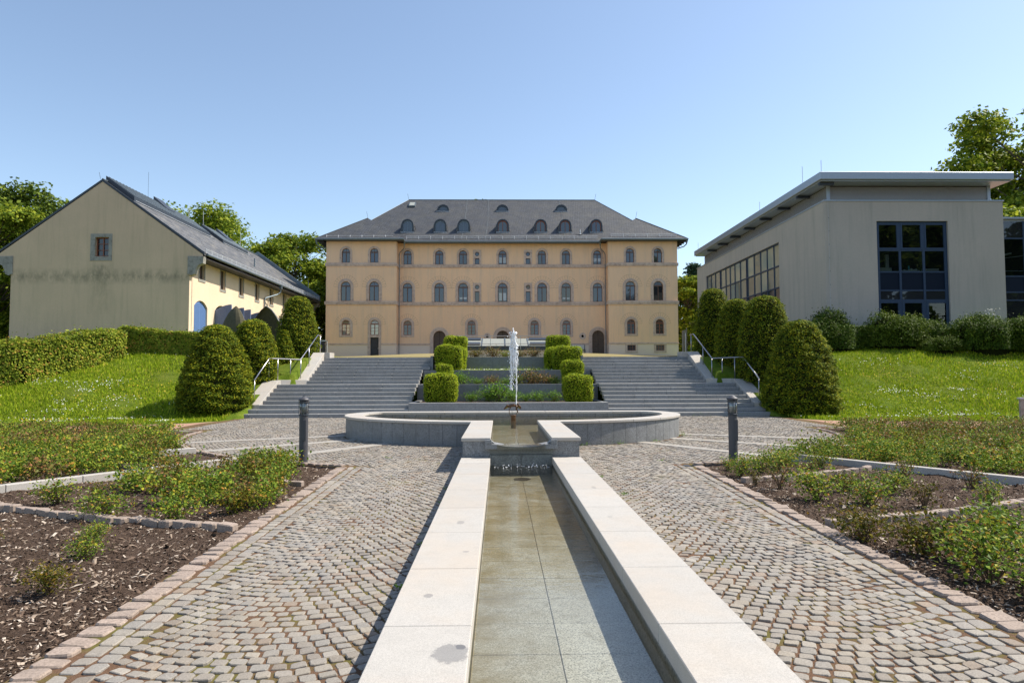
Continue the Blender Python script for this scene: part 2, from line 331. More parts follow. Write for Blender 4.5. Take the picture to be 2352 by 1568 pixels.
# ------------------------------------------------------------------ object helpers
def setp(o, label=None, cat=None, group=None, kind=None):
    if label: o['label'] = label
    if cat: o['category'] = cat
    if group: o['group'] = group
    if kind: o['kind'] = kind
    return o
def thing(name, label, cat, loc=(0, 0, 0), rz=0, group=None):
    o = bpy.data.objects.new(name, None); o.empty_display_size = .3
    o.location = loc; o.rotation_euler = (0, 0, rz); col.objects.link(o)
    return setp(o, label, cat, group)
def origin(o):
    v = Vector((0, 0, 0))
    while o is not None: v += Vector(o.location); o = o.parent
    return v
class MB:
    def __init__(s): s.v = []; s.f = []; s.mi = []
    def add(s, vs, fs, mi=0):
        n = len(s.v); s.v += [tuple(v) for v in vs]; s.f += [tuple(i+n for i in f) for f in fs]; s.mi += [mi]*len(fs); return s
    def box(s, x0, x1, y0, y1, z0, z1, mi=0):
        return s.add([(x0, y0, z0), (x1, y0, z0), (x1, y1, z0), (x0, y1, z0), (x0, y0, z1), (x1, y0, z1), (x1, y1, z1), (x0, y1, z1)],
                     [(0, 3, 2, 1), (4, 5, 6, 7), (0, 1, 5, 4), (1, 2, 6, 5), (2, 3, 7, 6), (3, 0, 4, 7)], mi)
    def hexa(s, p, mi=0):   # eight corners, bottom 4 then top 4
        return s.add(p, [(0, 3, 2, 1), (4, 5, 6, 7), (0, 1, 5, 4), (1, 2, 6, 5), (2, 3, 7, 6), (3, 0, 4, 7)], mi)
    def prism(s, poly, vec, mi=0):  # planar polygon of 3-d points extruded by vec
        n = len(poly); vec = Vector(vec); P = [Vector(p) for p in poly]
        s.add(P + [p+vec for p in P], [tuple(range(n))[::-1], tuple(range(n, 2*n))] + [(i, (i+1) % n, n+(i+1) % n, n+i) for i in range(n)], mi); return s
    def tube(s, pts, r, n=8, mi=0, cap=True):
        pts = [Vector(p) for p in pts]; rs = r if isinstance(r, (list, tuple)) else [r]*len(pts)
        vs = []; prev = None
        for i, p in enumerate(pts):
            d = (pts[min(i+1, len(pts)-1)] - pts[max(i-1, 0)]).normalized()
            a = d.cross(Vector((0, 0, 1)) if abs(d.z) < .95 else Vector((1, 0, 0))).normalized() if prev is None else (prev - d*prev.dot(d)).normalized()
            prev = a; c = d.cross(a)
            vs += [p + (a*math.cos(2*math.pi*k/n) + c*math.sin(2*math.pi*k/n))*rs[i] for k in range(n)]
        fs = [(i*n+k, i*n+(k+1) % n, (i+1)*n+(k+1) % n, (i+1)*n+k) for i in range(len(pts)-1) for k in range(n)]
        if cap: fs += [tuple(range(n))[::-1], tuple(range((len(pts)-1)*n, len(pts)*n))]
        return s.add(vs, fs, mi)
    def lathe(s, c, prof, n=20, mi=0):
        vs = [(c[0]+r*math.cos(2*math.pi*k/n), c[1]+r*math.sin(2*math.pi*k/n), c[2]+z) for r, z in prof for k in range(n)]
        m = len(prof)
        fs = [(i*n+k, i*n+(k+1) % n, (i+1)*n+(k+1) % n, (i+1)*n+k) for i in range(m-1) for k in range(n)]
        fs += [tuple(range(n))[::-1], tuple(range((m-1)*n, m*n))]
        return s.add(vs, fs, mi)
    def build(s, name, mat, parent=None, smooth=False, bevel=0, label=None, cat=None, group=None, kind=None, base=None):
        o0 = origin(parent) if parent else Vector(base or (0, 0, 0))
        me = bpy.data.meshes.new(name)
        me.from_pydata([(v[0]-o0.x, v[1]-o0.y, v[2]-o0.z) for v in s.v], [], s.f)
        for m in (mat if isinstance(mat, (list, tuple)) else [mat]): me.materials.append(MT[m] if isinstance(m, str) else m)
        if any(s.mi): me.polygons.foreach_set('material_index', s.mi)
        if smooth: me.polygons.foreach_set('use_smooth', [True]*len(me.polygons))
        me.validate(); me.update()
        bm = bmesh.new(); bm.from_mesh(me); bmesh.ops.recalc_face_normals(bm, faces=bm.faces); bm.to_mesh(me); bm.free()
        o = bpy.data.objects.new(name, me); col.objects.link(o)
        if parent: o.parent = parent
        elif base: o.location = base
        if bevel:
            md = o.modifiers.new('bevel', 'BEVEL'); md.width = bevel; md.segments = 1; md.limit_method = 'ANGLE'
        return setp(o, label, cat, group, kind)
def fast(name, V, F, mat, parent=None, mi=None, smooth=False, base=None, **kw):
    """numpy mesh; F is (n,3) or (n,4)"""
    V = np.asarray(V, dtype=np.float32)
    o0 = origin(parent) if parent else Vector(base or (0, 0, 0))
    V = V - np.array(o0, dtype=np.float32)
    F = np.asarray(F, dtype=np.int32); k = F.shape[1]
    me = bpy.data.meshes.new(name)
    me.vertices.add(len(V)); me.vertices.foreach_set('co', V.ravel())
    me.loops.add(F.size); me.loops.foreach_set('vertex_index', F.ravel())
    me.polygons.add(len(F)); me.polygons.foreach_set('loop_start', np.arange(0, F.size, k, dtype=np.int32))
    for m in (mat if isinstance(mat, (list, tuple)) else [mat]): me.materials.append(MT[m])
    if mi is not None: me.polygons.foreach_set('material_index', np.asarray(mi, dtype=np.int32))
    me.polygons.foreach_set('use_smooth', np.full(len(F), bool(smooth)))
    me.update(calc_edges=True); me.validate()
    o = bpy.data.objects.new(name, me); col.objects.link(o)
    if parent: o.parent = parent
    elif base: o.location = base
    return setp(o, **kw)
def copy_tree(o, parent=None):
    c = o.copy(); col.objects.link(c)
    if parent: c.parent = parent
    for ch in list(o.children): copy_tree(ch, c)
    return c
# ------------------------------------------------------------------ terrain
CC = (0., 20.5)              # centre of the round square
def sstep(a, b, x): t = np.clip((x-a)/(b-a), 0, 1); return t*t*(3-2*t)
def terr(x, y):
    x = np.asarray(x, float); y = np.asarray(y, float)
    z = .38*np.clip(y-25.5, 0, 7)
    zl = z + np.clip(y-32.5, 0, 12.5)*.10; zr = z + np.clip(y-32.5, 0, 3.5)*.18
    zc = np.minimum(z, 2.45) + np.clip(y-33.2, 0, 37)*.029
    wx = sstep(13, 19, np.abs(x)) * (1-sstep(50, 68, y))
    side = np.where(x < 0, zl, zr)
    return zc*(1-wx) + side*wx
def terr_dip(x, y):
    z = terr(x, y); ax = np.abs(x)
    st = (y > 24.9) & (y < 33.3) & (ax < np.where(y < 29.7, 10.0, 9.05))
    z = np.where(st, np.clip(.366*(y-26.6), -.1, 2.4)-.95, z)
    z = np.where((y >= 33.3) & (y < 36.4) & (ax < 3.5), 1.2, z)
    return z
def grid(name, xs, ys, f, mat, **kw):
    X, Y = np.meshgrid(xs, ys); Z = f(X, Y)
    V = np.stack([X, Y, Z], -1).reshape(-1, 3); nx = len(xs); ny = len(ys)
    i = np.arange(nx*ny).reshape(ny, nx)
    F = np.stack([i[:-1, :-1], i[:-1, 1:], i[1:, 1:], i[1:, :-1]], -1).reshape(-1, 4)
    return fast(name, V, F, mat, smooth=True, **kw)
xs = np.unique(np.concatenate([np.linspace(-900, -60, 15), np.linspace(-60, -32, 15), np.arange(-32, 32.01, .25), np.linspace(32, 60, 15), np.linspace(60, 900, 15)]))
ys = np.unique(np.concatenate([np.arange(22.0, 40, .25), np.linspace(40, 90, 40), np.linspace(90, 1500, 20)]))
def lawnz(X, Y):
    return terr_dip(X, Y) - .02 + np.where((Y > 26) & (np.abs(X) > 10.5), .05*np.sin(X*1.7+Y)*np.cos(Y*1.3-X*.6), 0)
grid('lawn', xs, ys, lawnz, 'lawn', kind='structure')
grid('ground', np.linspace(-900, 900, 13), np.array([-300, -100, -30, 0, 22.3]), lambda X, Y: X*0-.24, 'soil', kind='structure')

# joint bed of the paved square (outline runs along the border stones, the ring and the stairs)
def xo(y): return 3.2 - (12.0-y)*.030    # outer edge of the pink border row
def rad(x, y): return np.hypot(x-CC[0], y-CC[1])
def plate(name, outline, z, mat, **kw):
    b = MB(); t = tessellate_polygon([[Vector((p[0], p[1], 0)) for p in outline]])
    b.add([(p[0], p[1], z) for p in outline], t); return b.build(name, mat, **kw)
def mirror_outline(right): return right + [(-x, y) for x, y in reversed(right)]
ring = [(9.0*math.cos(a), 20.5+9.0*math.sin(a)) for a in np.linspace(math.asin(-8.42/9.0)+.0, -.06, 24)]
right = [(xo(-1), -1), (xo(12.08), 12.08)] + ring + [(10.1, 20.6), (10.35, 21.6), (10.4, 23.2), (10.1, 25.3), (10.6, 26.4)]
inner_hole = 1.0
b = MB()
# two side sheets (the channel between them is open)
def half(sx):
    pts = [(xo(-1)*sx, -1)] + [(x*sx, y) for x, y in right[1:]] + [(0, 26.4), (0, 19.5), (.7*sx, 15.4), (.985*sx, 15.2), (.985*sx, -1)]
    t = tessellate_polygon([[Vector((p[0], p[1], 0)) for p in pts]]); b.add([(p[0], p[1], .003) for p in pts], t)
half(1); half(-1)
pave = b.build('pavement', 'joint', kind='structure')

# red gravel path on both sides, beds' soil
for sx in (1, -1):
    b = MB(); pts = [(10.1, 20.3), (10.36, 21.6), (10.4, 23.2), (10.3, 24.6), (10.9, 23.6), (12.5, 22.9), (17, 22.5), (60, 22.2), (60, 20.3)]
    pts = [(x*sx, y) for x, y in pts]
    t = tessellate_polygon([[Vector((p[0], p[1], 0)) for p in pts]]); b.add([(p[0], p[1], -.012) for p in pts], t)
    b.build('gravel_path', 'redpath', kind='structure')
def soilz(X, Y):
    n = .02*np.sin(X*5.1+Y*2.3)*np.cos(Y*4.7-X*1.9) + .014*np.sin(X*13+1)*np.sin(Y*11)
    z = -.015 + n
    inside = ((Y > 12.08) & (rad(X, Y) < 9.02)) | ((Y <= 12.08) & (np.abs(X) < xo(Y)-.05)) | (Y > 20.35)
    return np.where(inside, -.16, z)
for sx in (1, -1):
    xs = np.arange(2.6, 26, .07) if sx > 0 else -np.arange(2.6, 26, .07)[::-1]
    grid('bed_soil', xs, np.arange(1.0, 20.5, .07), soilz, 'soil', kind='structure')

# ------------------------------------------------------------------ cobbles
def basin_out(n=200):
    P = []
    for a in np.linspace(0, math.pi/2, 50): P.append((3.6+.86*math.cos(a), 18.5+1.3*math.sin(a)))
    for a in np.linspace(math.pi/2, math.pi, 50): P.append((-3.6+.86*math.cos(a), 18.5+1.3*math.sin(a)))
    for a in np.linspace(math.pi, 2*math.pi, 100)[1:-1]: P.append((4.46*math.cos(a), 18.5+3.3*math.sin(a)))
    return P
STR = [R(-56), R(-41.5), R(-27)]
def allowed(x, y):
    ax = np.abs(x)
    ok = (y > 2.2) & (y < 26.0)
    ok &= ~((ax < 1.045) & (y < 15.8))
    e = (x/4.50)**2 + ((y-18.5)/3.34)**2
    ok &= ~((e < 1) & (y < 18.5)) & ~((ax < 4.5) & (y >= 18.5) & (y < 19.85))
    r = rad(x, y)
    corr = (y < 12.08) & (ax < xo(y)-.47)
    edge = np.where(y < 20.5, 8.78, 10.3)
    pl = (y >= 12.08) & (((y < 20.5) & (r < edge)) | ((y >= 20.5) & (ax < 10.2)))
    ok &= corr | pl
    ang = np.arctan2(y-CC[1], ax)
    for a in STR:
        d = np.abs(ax*(-math.sin(a)) + (y-CC[1])*math.cos(a))
        ok &= ~((d < .175) & (ang < -.3))
    return ok
stones = []   # centre x,y, 4 corners
def add_stone(q): stones.append(q)
W = .88; RA = W/math.sin(R(38)); PITCH = .098
a_max = R(38)
for cx in [1.87+2*W*k for k in range(5)] + [-1.87-2*W*k for k in range(5)] + [0.0]:
    c0 = cx
    for j in range(int(24.5/PITCH)):
        y0 = 1.9 + j*PITCH
        na = 18; ph = (j % 2)*.5 + random.uniform(-.06, .06)
        e_ = (.035 if j % 2 else -.035)
        aL, aR = -a_max+e_, a_max+e_
        cuts = [aL] + [-a_max + 2*a_max*(k+ph+random.uniform(-.07, .07))/na for k in range(0, na+1)] + [aR]
        cuts = sorted(c_ for c_ in cuts if aL <= c_ <= aR)
        if cuts[1]-cuts[0] < R(2.2): cuts.pop(1)
        if cuts[-1]-cuts[-2] < R(2.2): cuts.pop(-2)
        for a0, a1 in zip(cuts[:-1], cuts[1:]):
            if a1-a0 < R(1.5): continue
            am = (a0+a1)/2
            s0 = a0 if a0 <= aL+1e-6 else a0-PITCH*math.sin(a0)/RA
            s1 = a1 if a1 >= aR-1e-6 else a1-PITCH*math.sin(a1)/RA
            # arcs bulge towards the viewer
            def P(a, dy): return (c0 + RA*math.sin(a), y0 + dy + RA*(1-math.cos(a)))
            if cx == 0.0 and abs(c0+RA*math.sin(am)) > .99: continue
            stones.append((P(a0, 0), P(a1, 0), P(s1, PITCH), P(s0, PITCH)))
S = np.array(stones)
cen = S.mean(1)
S = S[allowed(cen[:, 0], cen[:, 1])]
# straight gray courses next to the pink border
ex = []
for sx in (1, -1):
    for row in range(2):
        y = 2.2 + rng.random()*.1
        while y < 12.0:
            L = .11 + rng.random()*.05
            x1 = xo(y) - .215 - row*.122; x0 = x1 - .118
            ex.append([(sx*x0, y), (sx*x1, y), (sx*x1, y+L), (sx*x0, y+L)]); y += L
S = np.concatenate([S, np.array(ex)]); cen = S.mean(1)
N = len(S)
# order: nearest first
dist = np.hypot(cen[:, 0]-CAM.x, cen[:, 1])
vis = np.abs((cen[:, 0]-CAM.x)/cen[:, 1]) < .79
vis &= cen[:, 1] > 3.35
key = dist + np.where(vis, 0, 1000)
order = np.argsort(key); S = S[order]; cen = cen[order]
def stone_mesh(S, full=True, joint=.0052, hgt=.0115, jit=.0040, zbase=0.0, seed=1):
    rg = np.random.default_rng(seed)
    n = len(S); c = S.mean(1, keepdims=True)
    d = S - c; L = np.linalg.norm(d, axis=2, keepdims=True)
    q = c + d*(1 - joint*1.9/L)*rg.uniform(.93, 1.035, (n, 1, 1)) + rg.normal(0, jit*.75, S.shape)
    sg = rg.uniform(.08, .22, (n, 4, 1))
    nxt = np.roll(q, -1, 1); prv = np.roll(q, 1, 1)
    A = q + (prv-q)*sg*.8; B = q + (nxt-q)*sg
    o8 = np.empty((n, 8, 2)); o8[:, 0::2] = A; o8[:, 1::2] = B
    o8 += rg.normal(0, jit*.28, o8.shape)
    cc = o8.mean(1, keepdims=True)
    top = cc + (o8-cc)*rg.uniform(.89, .94, (n, 1, 1))
    h = hgt + rg.normal(0, .0025, (n, 1)) + .004*np.sin(c[:, 0, 0:1]*3.1+1)*np.sin(c[:, 0, 1:2]*2.3)*(hgt < .02); tilt = rg.normal(0, .045, (n, 1, 2))
    zt = h + ((top-cc)*tilt).sum(2) + rg.normal(0, .0007, (n, 8)); zm = zt - rg.uniform(.003, .006, (n, 1))
    zb = np.full((n, 8), -.01)
    k = 8
    mk = lambda xy, z: np.concatenate([xy, z[..., None] + zbase], 2)
    ctr = np.concatenate([cc, (h + .0015)[..., None] + zbase], 2)
    if full: V = np.concatenate([mk(o8, zb), mk(o8, zm), mk(top, zt), ctr], 1); rings = 3
    else: V = np.concatenate([mk(o8, zb*.3), mk(top, zt), ctr], 1); rings = 2
    f = []
    for r_ in range(rings-1):
        for i in range(8):
            a, b_, c_, d_ = r_*8+i, r_*8+(i+1) % 8, (r_+1)*8+(i+1) % 8, (r_+1)*8+i
            f += [(a, b_, c_), (a, c_, d_)]
    for i in range(8): f.append(((rings-1)*8+i, (rings-1)*8+(i+1) % 8, rings*8))
    f = np.array(f); nv = rings*8+1
    F = (f[None] + (np.arange(n)*nv)[:, None, None])
    return V, F
# make polygon orientation consistent (ccw)
ar = (S[:, 2, 0]-S[:, 0, 0])*(S[:, 3, 1]-S[:, 1, 1]) - (S[:, 3, 0]-S[:, 1, 0])*(S[:, 2, 1]-S[:, 0, 1])
S = np.where((ar < 0)[:, None, None], S[:, ::-1], S)
NI = 300
V, F = stone_mesh(S[:NI], True, seed=3)
for i in range(NI):
    fast('cobblestone', V[i], F[i]-F[i].min(), 'cobble', parent=pave)
near = int((key < 13).sum())
V1, F1 = stone_mesh(S[NI:near], True, seed=4)
V2, F2 = stone_mesh(S[near:], False, seed=5)
n1 = V1.shape[0]*V1.shape[1]
fast('cobblestones', np.concatenate([V1.reshape(-1, 3), V2.reshape(-1, 3)]), np.concatenate([F1.reshape(-1, 3), F2.reshape(-1, 3)+n1]), 'cobble', parent=pave, kind='stuff')
print('cobbles', N, near)

# granite strips running across the square
for sx in (1, -1):
    for a, r0 in zip(STR, (4.55, 4.75, 4.95)):
        t = thing('paving_strip', '', 'paving strip', group='granite strips set in the cobbles')
        d = np.array([math.cos(a), math.sin(a)]); nrm = np.array([-d[1], d[0]])
        r_ = r0
        while r_ < 8.9:
            L = 1.0; r2 = min(r_+L-.008, 8.98)
            p = [np.array(CC)+d*r_-nrm*.15, np.array(CC)+d*r2-nrm*.15, np.array(CC)+d*r2+nrm*.15, np.array(CC)+d*r_+nrm*.15]
            p = [(sx*x, y) for x, y in p]
            MB().hexa([(x, y, -.03) for x, y in p]+[(x, y, .019) for x, y in p]).build('strip_slab', 'strip', t, bevel=.004)
            r_ += L
        side = 'right' if sx > 0 else 'left'
        t['label'] = {STR[0]: 'nearest', STR[1]: 'middle', STR[2]: 'farthest'}[a] + ' pale granite strip crossing the cobbles ' + side + ' of the basin'

# ------------------------------------------------------------------ bed edgings
def edge_run(name, label, pts, size, w, z0, z1, mat='pink', step_gap=.008, jit=.008, group=None):
    t = thing(name, label, 'edging', group=group)
    P = [np.array(p) for p in pts]
    seg = [np.linalg.norm(P[i+1]-P[i]) for i in range(len(P)-1)]; tot = sum(seg)
    def at(s):
        for i, L in enumerate(seg):
            if s <= L or i == len(seg)-1:
                d = (P[i+1]-P[i])/L; return P[i]+d*s, d
            s -= L
    s = 0
    while s < tot-.05:
        L = size*random.uniform(.85, 1.2); a, d = at(s); b_, _ = at(min(s+L-step_gap, tot)); n_ = np.array([-d[1], d[0]])
        ww = w*random.uniform(.9, 1.08); q = np.array([[a-n_*ww/2, b_-n_*ww/2, b_+n_*ww/2, a+n_*ww/2]])
        h = z1 + random.uniform(-.006, .008)
        area = (q[0, 2, 0]-q[0, 0, 0])*(q[0, 3, 1]-q[0, 1, 1])-(q[0, 3, 0]-q[0, 1, 0])*(q[0, 2, 1]-q[0, 0, 1])
        if area < 0: q = q[:, ::-1]
        V, F = stone_mesh(q, True, joint=.004, hgt=h, jit=jit*1.25, seed=random.randrange(9999))
        V[0][:8, 2] = z0; V[0][8:16, 2] -= .006
        fast('edging_stone', V[0], F[0], mat, parent=t); s += L
    return t
for sx in (1, -1):
    sd_ = 'right' if sx > 0 else 'left'
    edge_run('bed_border', 'pink granite border row between the cobbles and the %s flower beds' % sd_, [(sx*(xo(2.6)-.105), 2.6), (sx*(xo(12.0)-.105), 12.0)], .155, .185, -.05, .022, group='pink border rows')
    def arc(r_, a0, a1): return [(sx*(CC[0]+r_*math.cos(a)), CC[1]+r_*math.sin(a)) for a in np.linspace(a0, a1, 30)]
    edge_run('bed_border', 'curved pink granite border at the tips of the %s beds by the square' % sd_, arc(8.92, -math.acos(3.1/8.92), -.08), .15, .13, -.05, .03, group='pink border rows')
    edge_run('bed_edging', 'raised curved stone row nearer the bollard in the %s beds' % sd_, arc(10.8, -math.acos(3.25/10.8), R(-57)), .20, .12, -.05, .055, group='raised stone rows')
    edge_run('bed_edging', 'raised curved stone row behind the slanting granite kerb in the %s beds' % sd_, arc(10.8, R(-55), R(-28)), .20, .12, -.05, .05, group='raised stone rows')
    edge_run('bed_edging', 'raised curved stone row nearest the camera in the %s beds' % sd_, arc(13.6, -math.acos(3.1/13.6), R(-57)), .20, .13, -.05, .058, group='raised stone rows')
    for a, wd in zip(STR, ('front', 'middle', 'far')):
        t = thing('bed_kerb', '%s grey granite kerb dividing the %s flower beds' % (wd, sd_), 'kerb', group='granite kerbs in the beds')
        d = np.array([math.cos(a), math.sin(a)]); nrm = np.array([-d[1], d[0]]); r_ = 9.0
        while r_ < 15.5:
            p = [np.array(CC)+d*r_-nrm*.07, np.array(CC)+d*(r_+.992)-nrm*.07, np.array(CC)+d*(r_+.992)+nrm*.07, np.array(CC)+d*r_+nrm*.07]
            p = [(sx*x, y) for x, y in p]
            MB().hexa([(x, y, -.05) for x, y in p]+[(x, y, .10) for x, y in p]).build('kerb_stone', 'coping', t, bevel=.006); r_ += 1.0

# bark chips lying on the soil
n = 60000
u = rng.random(n); y = 3.0 + (u**1.5)*13.5; x = (rng.random(n)*2-1)*(y*.8+1.2)
ax = np.abs(x); okc = np.where(y < 12.08, ax > xo(y)+.03, rad(x, y) > 9.05) & (ax < 24)
x, y = x[okc], y[okc]; n = len(x)
z = soilz(x, y) + .006
L = rng.uniform(.007, .024, n)*np.where(rng.random(n) < .06, 2.0, 1); Wd = L*rng.uniform(.2, .5, n); a = rng.uniform(0, math.pi, n); tl = rng.normal(0, .35, n)
dx, dy = np.cos(a), np.sin(a)
c = np.stack([x, y, z], 1); uu = np.stack([dx*L, dy*L, tl*L], 1); vv = np.stack([-dy*Wd, dx*Wd, rng.normal(0, .3, n)*Wd], 1)
up = np.array([0, 0, 1.])*Wd[:, None]*.6
V = np.stack([c-uu-vv, c+uu-vv*.6, c+uu*.9+vv, c-uu+vv, c+up], 1); f = np.array([(0, 1, 4), (1, 2, 4), (2, 3, 4), (3, 0, 4)])
fast('bark_mulch', V.reshape(-1, 3), (f[None]+(np.arange(n)*5)[:, None, None]).reshape(-1, 3), 'chip', kind='stuff', label='light and dark bark chips strewn over the rose beds', cat='mulch')

# crumbs of soil
n = 50000
u = rng.random(n); y = 3.0 + (u**1.6)*9; x = (rng.random(n)*2-1)*(y*.8+1.0)
okc = (np.abs(x) > xo(y)+.03) & (y < 12.3) | ((y >= 12.3) & (rad(x, y) > 9.05))
x, y = x[okc], y[okc]; n = len(x); r_ = rng.uniform(.005, .016, n); z = soilz(x, y)
c = np.stack([x, y, z+r_*.3], 1); d = rng.normal(0, 1, (n, 5, 3)); d[:, :, 2] *= .5; d /= np.linalg.norm(d, axis=2)[:, :, None]; d[:, 4] = [0, 0, 1]
a = rng.uniform(0, 6.28, (n, 1)) + np.array([[0, 1.57, 3.14, 4.71]]); d[:, :4, 0] = np.cos(a); d[:, :4, 1] = np.sin(a); d[:, :4, 2] = rng.uniform(-.3, .2, (n, 4))
V = c[:, None] + d*r_[:, None, None]*rng.uniform(.7, 1.3, (n, 5, 1))
fast('soil_crumbs', V.reshape(-1, 3), (f[None]+(np.arange(n)*5)[:, None, None]).reshape(-1, 3), 'soil', kind='stuff', label='dark crumbs of earth covering the rose beds', cat='soil')
# ------------------------------------------------------------------ lower water channel
ch = thing('water_channel', 'long straight granite water channel running towards the camera', 'water channel', (0, 6.5, 0))
joints = [2.69-1.1*1.0, 2.69, 3.79, 4.89, 6.0, 7.10, 8.21, 9.47, 10.65, 11.365]
for s in (-1, 1):
    for a, b_ in zip(joints[:-1], joints[1:]):
        x0, x1 = sorted((s*.51, s*.99))
        MB().box(x0, x1, a+.0035, b_-.0035, .13, .24+random.uniform(-.0008, .0008)).build('coping_slab', 'coping', ch, bevel=.005)
    x0, x1 = sorted((s*.522, s*.975))
    for k in range(9):
        MB().box(x0, x1, 1.59+k*1.09, 1.59+(k+1)*1.09-.003, -.20, .128).build('side_wall', 'wallgran', ch)
MB().box(-.99, .99, 1.3, 1.585, -.2, .238).build('end_wall', 'coping', ch, bevel=.005)
ys_ = np.arange(1.58, 11.4, .505)
for i, y0 in enumerate(ys_):
    for s in (-1, 1):
        x0, x1 = sorted((s*.002, s*.52))
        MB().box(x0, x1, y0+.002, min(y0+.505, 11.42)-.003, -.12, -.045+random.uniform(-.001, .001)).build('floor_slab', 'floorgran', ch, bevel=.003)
MB().box(-.52, .52, 1.58, 11.42, -.16, -.053).build('floor_bed', 'joint', ch)
# inlet ring at the far end of the channel floor
MB().lathe((.0, 10.85, -.046), [(.13, 0), (.135, .008), (.10, .010), (.095, .003)], 20).build('inlet_ring', 'rustwood', ch)

# ------------------------------------------------------------------ basin
bs = thing('fountain_basin', 'raised half oval granite basin with two coping arms reaching forward', 'basin', (0, 17.5, 0))
def outl(off):
    """outline of the basin from the right arm anticlockwise to the left arm, moved inwards by off"""
    P = []
    for a in np.linspace(-math.pi/2+.2232, 0, 60): P.append((4.46*math.cos(a), 18.5+3.3*math.sin(a)))
    for a in np.linspace(0, math.pi/2, 20)[1:]: P.append((3.6+.86*math.cos(a), 18.5+1.3*math.sin(a)))
    for x in np.linspace(3.6, -3.6, 30)[1:]: P.append((x, 19.8))
    P += [(-x, y) for x, y in P[:78][::-1]]
    P = np.array(P)
    d = np.gradient(P, axis=0); n = np.stack([-d[:, 1], d[:, 0]], 1); n /= np.linalg.norm(n, axis=1)[:, None]
    return P + n*off
PO = outl(0); Pw = outl(.035); PI = outl(.47); Pin = outl(.44)
arc_s = np.concatenate([[0], np.cumsum(np.linalg.norm(np.diff(PO, axis=0), axis=1))])
def along(P, s):
    return np.array([np.interp(s, arc_s, P[:, 0]), np.interp(s, arc_s, P[:, 1])])
def ring_seg(A, B, s0, s1, z0, z1, name, mat, parent, n=4, bev=.005):
    b = MB(); ss = np.linspace(s0, s1, n+1); vs = []
    for s in ss:
        a, c = along(A, s), along(B, s); vs += [(*a, z0), (*c, z0), (*c, z1), (*a, z1)]
    fs = []
    for i in range(n):
        for k in range(4): fs.append((i*4+k, i*4+(k+1) % 4, (i+1)*4+(k+1) % 4, (i+1)*4+k))
    fs += [(0, 1, 2, 3), tuple(n*4+k for k in (3, 2, 1, 0))]
    b.add(vs, fs); return b.build(name, mat, parent, bevel=bev)
tot = arc_s[-1]; nc = 22
for i in range(nc): ring_seg(PO, PI, tot*i/nc+.0035, tot*(i+1)/nc-.0035, .505, .56, 'coping_slab', 'coping', bs, 6)
nw = 62
for i in range(nw): ring_seg(Pw, Pin, tot*i/nw+.0025, tot*(i+1)/nw-.0025, -.05, .503, 'wall_slab', 'granite', bs, 3, .003)
for s in (-1, 1):   # arms
    ys2 = [11.37, 12.25, 13.2, 14.2, 15.2, 15.74]
    for a, b_ in zip(ys2[:-1], ys2[1:]):
        x0, x1 = sorted((s*.508, s*.992)); MB().box(x0, x1, a+.002, b_-.002, .505, .5605).build('coping_slab', 'coping', bs, bevel=.005)
    x0, x1 = sorted((s*.525, s*.965))
    MB().box(x0, x1, 11.41, 15.72, -.05, .503).build('pier_block', 'granite', bs, bevel=.004)
    MB().box(x0-.003, x1+.003, 11.395, 11.408, .19, .503).build('pier_face', 'granite', bs)
# overflow weir: dished lip, recessed face and lower block
b = MB(); X_ = np.linspace(-.60, .60, 25); vs = []
def lipz(x): return .462 - .045*max(0, 1-(x/.42)**2)**.8
for x in X_:
    z = lipz(x); vs += [(x, 11.285, .385), (x, 11.285, z), (x, 11.56, z+.012), (x, 11.56, .385)]
fs = [(i*4+k, i*4+(k+1) % 4, (i+1)*4+(k+1) % 4, (i+1)*4+k) for i in range(24) for k in range(4)] + [(0, 3, 2, 1), (96, 97, 98, 99)]
b.add(vs, fs); b.build('overflow_lip', 'granite', bs)
for s in (-1, 1):
    x0, x1, x2 = s*.60, s*.515, s*.40
    MB().prism([(s*.598, 11.288, .464), (s*.598, 11.288, .535), (s*.49, 11.288, .535), (s*.482, 11.288, .464)], (0, .055, 0)).build('lip_block', 'granite', bs, bevel=.004)
    MB().prism([(s*.514, 11.345, .47), (s*.514, 11.345, .53), (s*.44, 11.345, .47)], (0, .18, 0)).build('lip_block', 'granite', bs)
MB().box(-.524, .524, 11.40, 11.6, .285, .384).build('weir_face', 'wallgran', bs)
for s in (-1, 1):
    x0, x1 = sorted((s*.002, s*.52)); MB().box(x0, x1, 11.375, 11.6, -.15, .280).build('weir_block', 'wallgran', bs, bevel=.003)
# basin floor: slabs in the arm, plain bed further back
for i, y0 in enumerate(np.arange(11.62, 15.9, .54)):
    for s in (-1, 1):
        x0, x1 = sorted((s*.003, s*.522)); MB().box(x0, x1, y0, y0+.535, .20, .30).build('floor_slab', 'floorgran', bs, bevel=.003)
pf = [(float(x), float(y)) for x, y in outl(.46)]
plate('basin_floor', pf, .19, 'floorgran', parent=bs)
wp = [(float(x), float(y)) for x, y in outl(.455)]
wp = [(.524, 11.62), (.524, wp[0][1])] + wp + [(-.524, wp[-1][1]), (-.524, 11.62)]
def water_sheet(name, outline, z, lab):
    b = MB(); t = tessellate_polygon([[Vector((p[0], p[1], 0)) for p in outline]])
    b.add([(p[0], p[1], z) for p in outline], t); o = b.build(name, 'water', kind='structure')
    if o.data.polygons[0].normal.z < 0: o.data.flip_normals()
water_sheet('water', wp, .445, '')
water_sheet('water', [(-.524, 1.58), (.524, 1.58), (.524, 11.376), (-.524, 11.376)], .10, '')
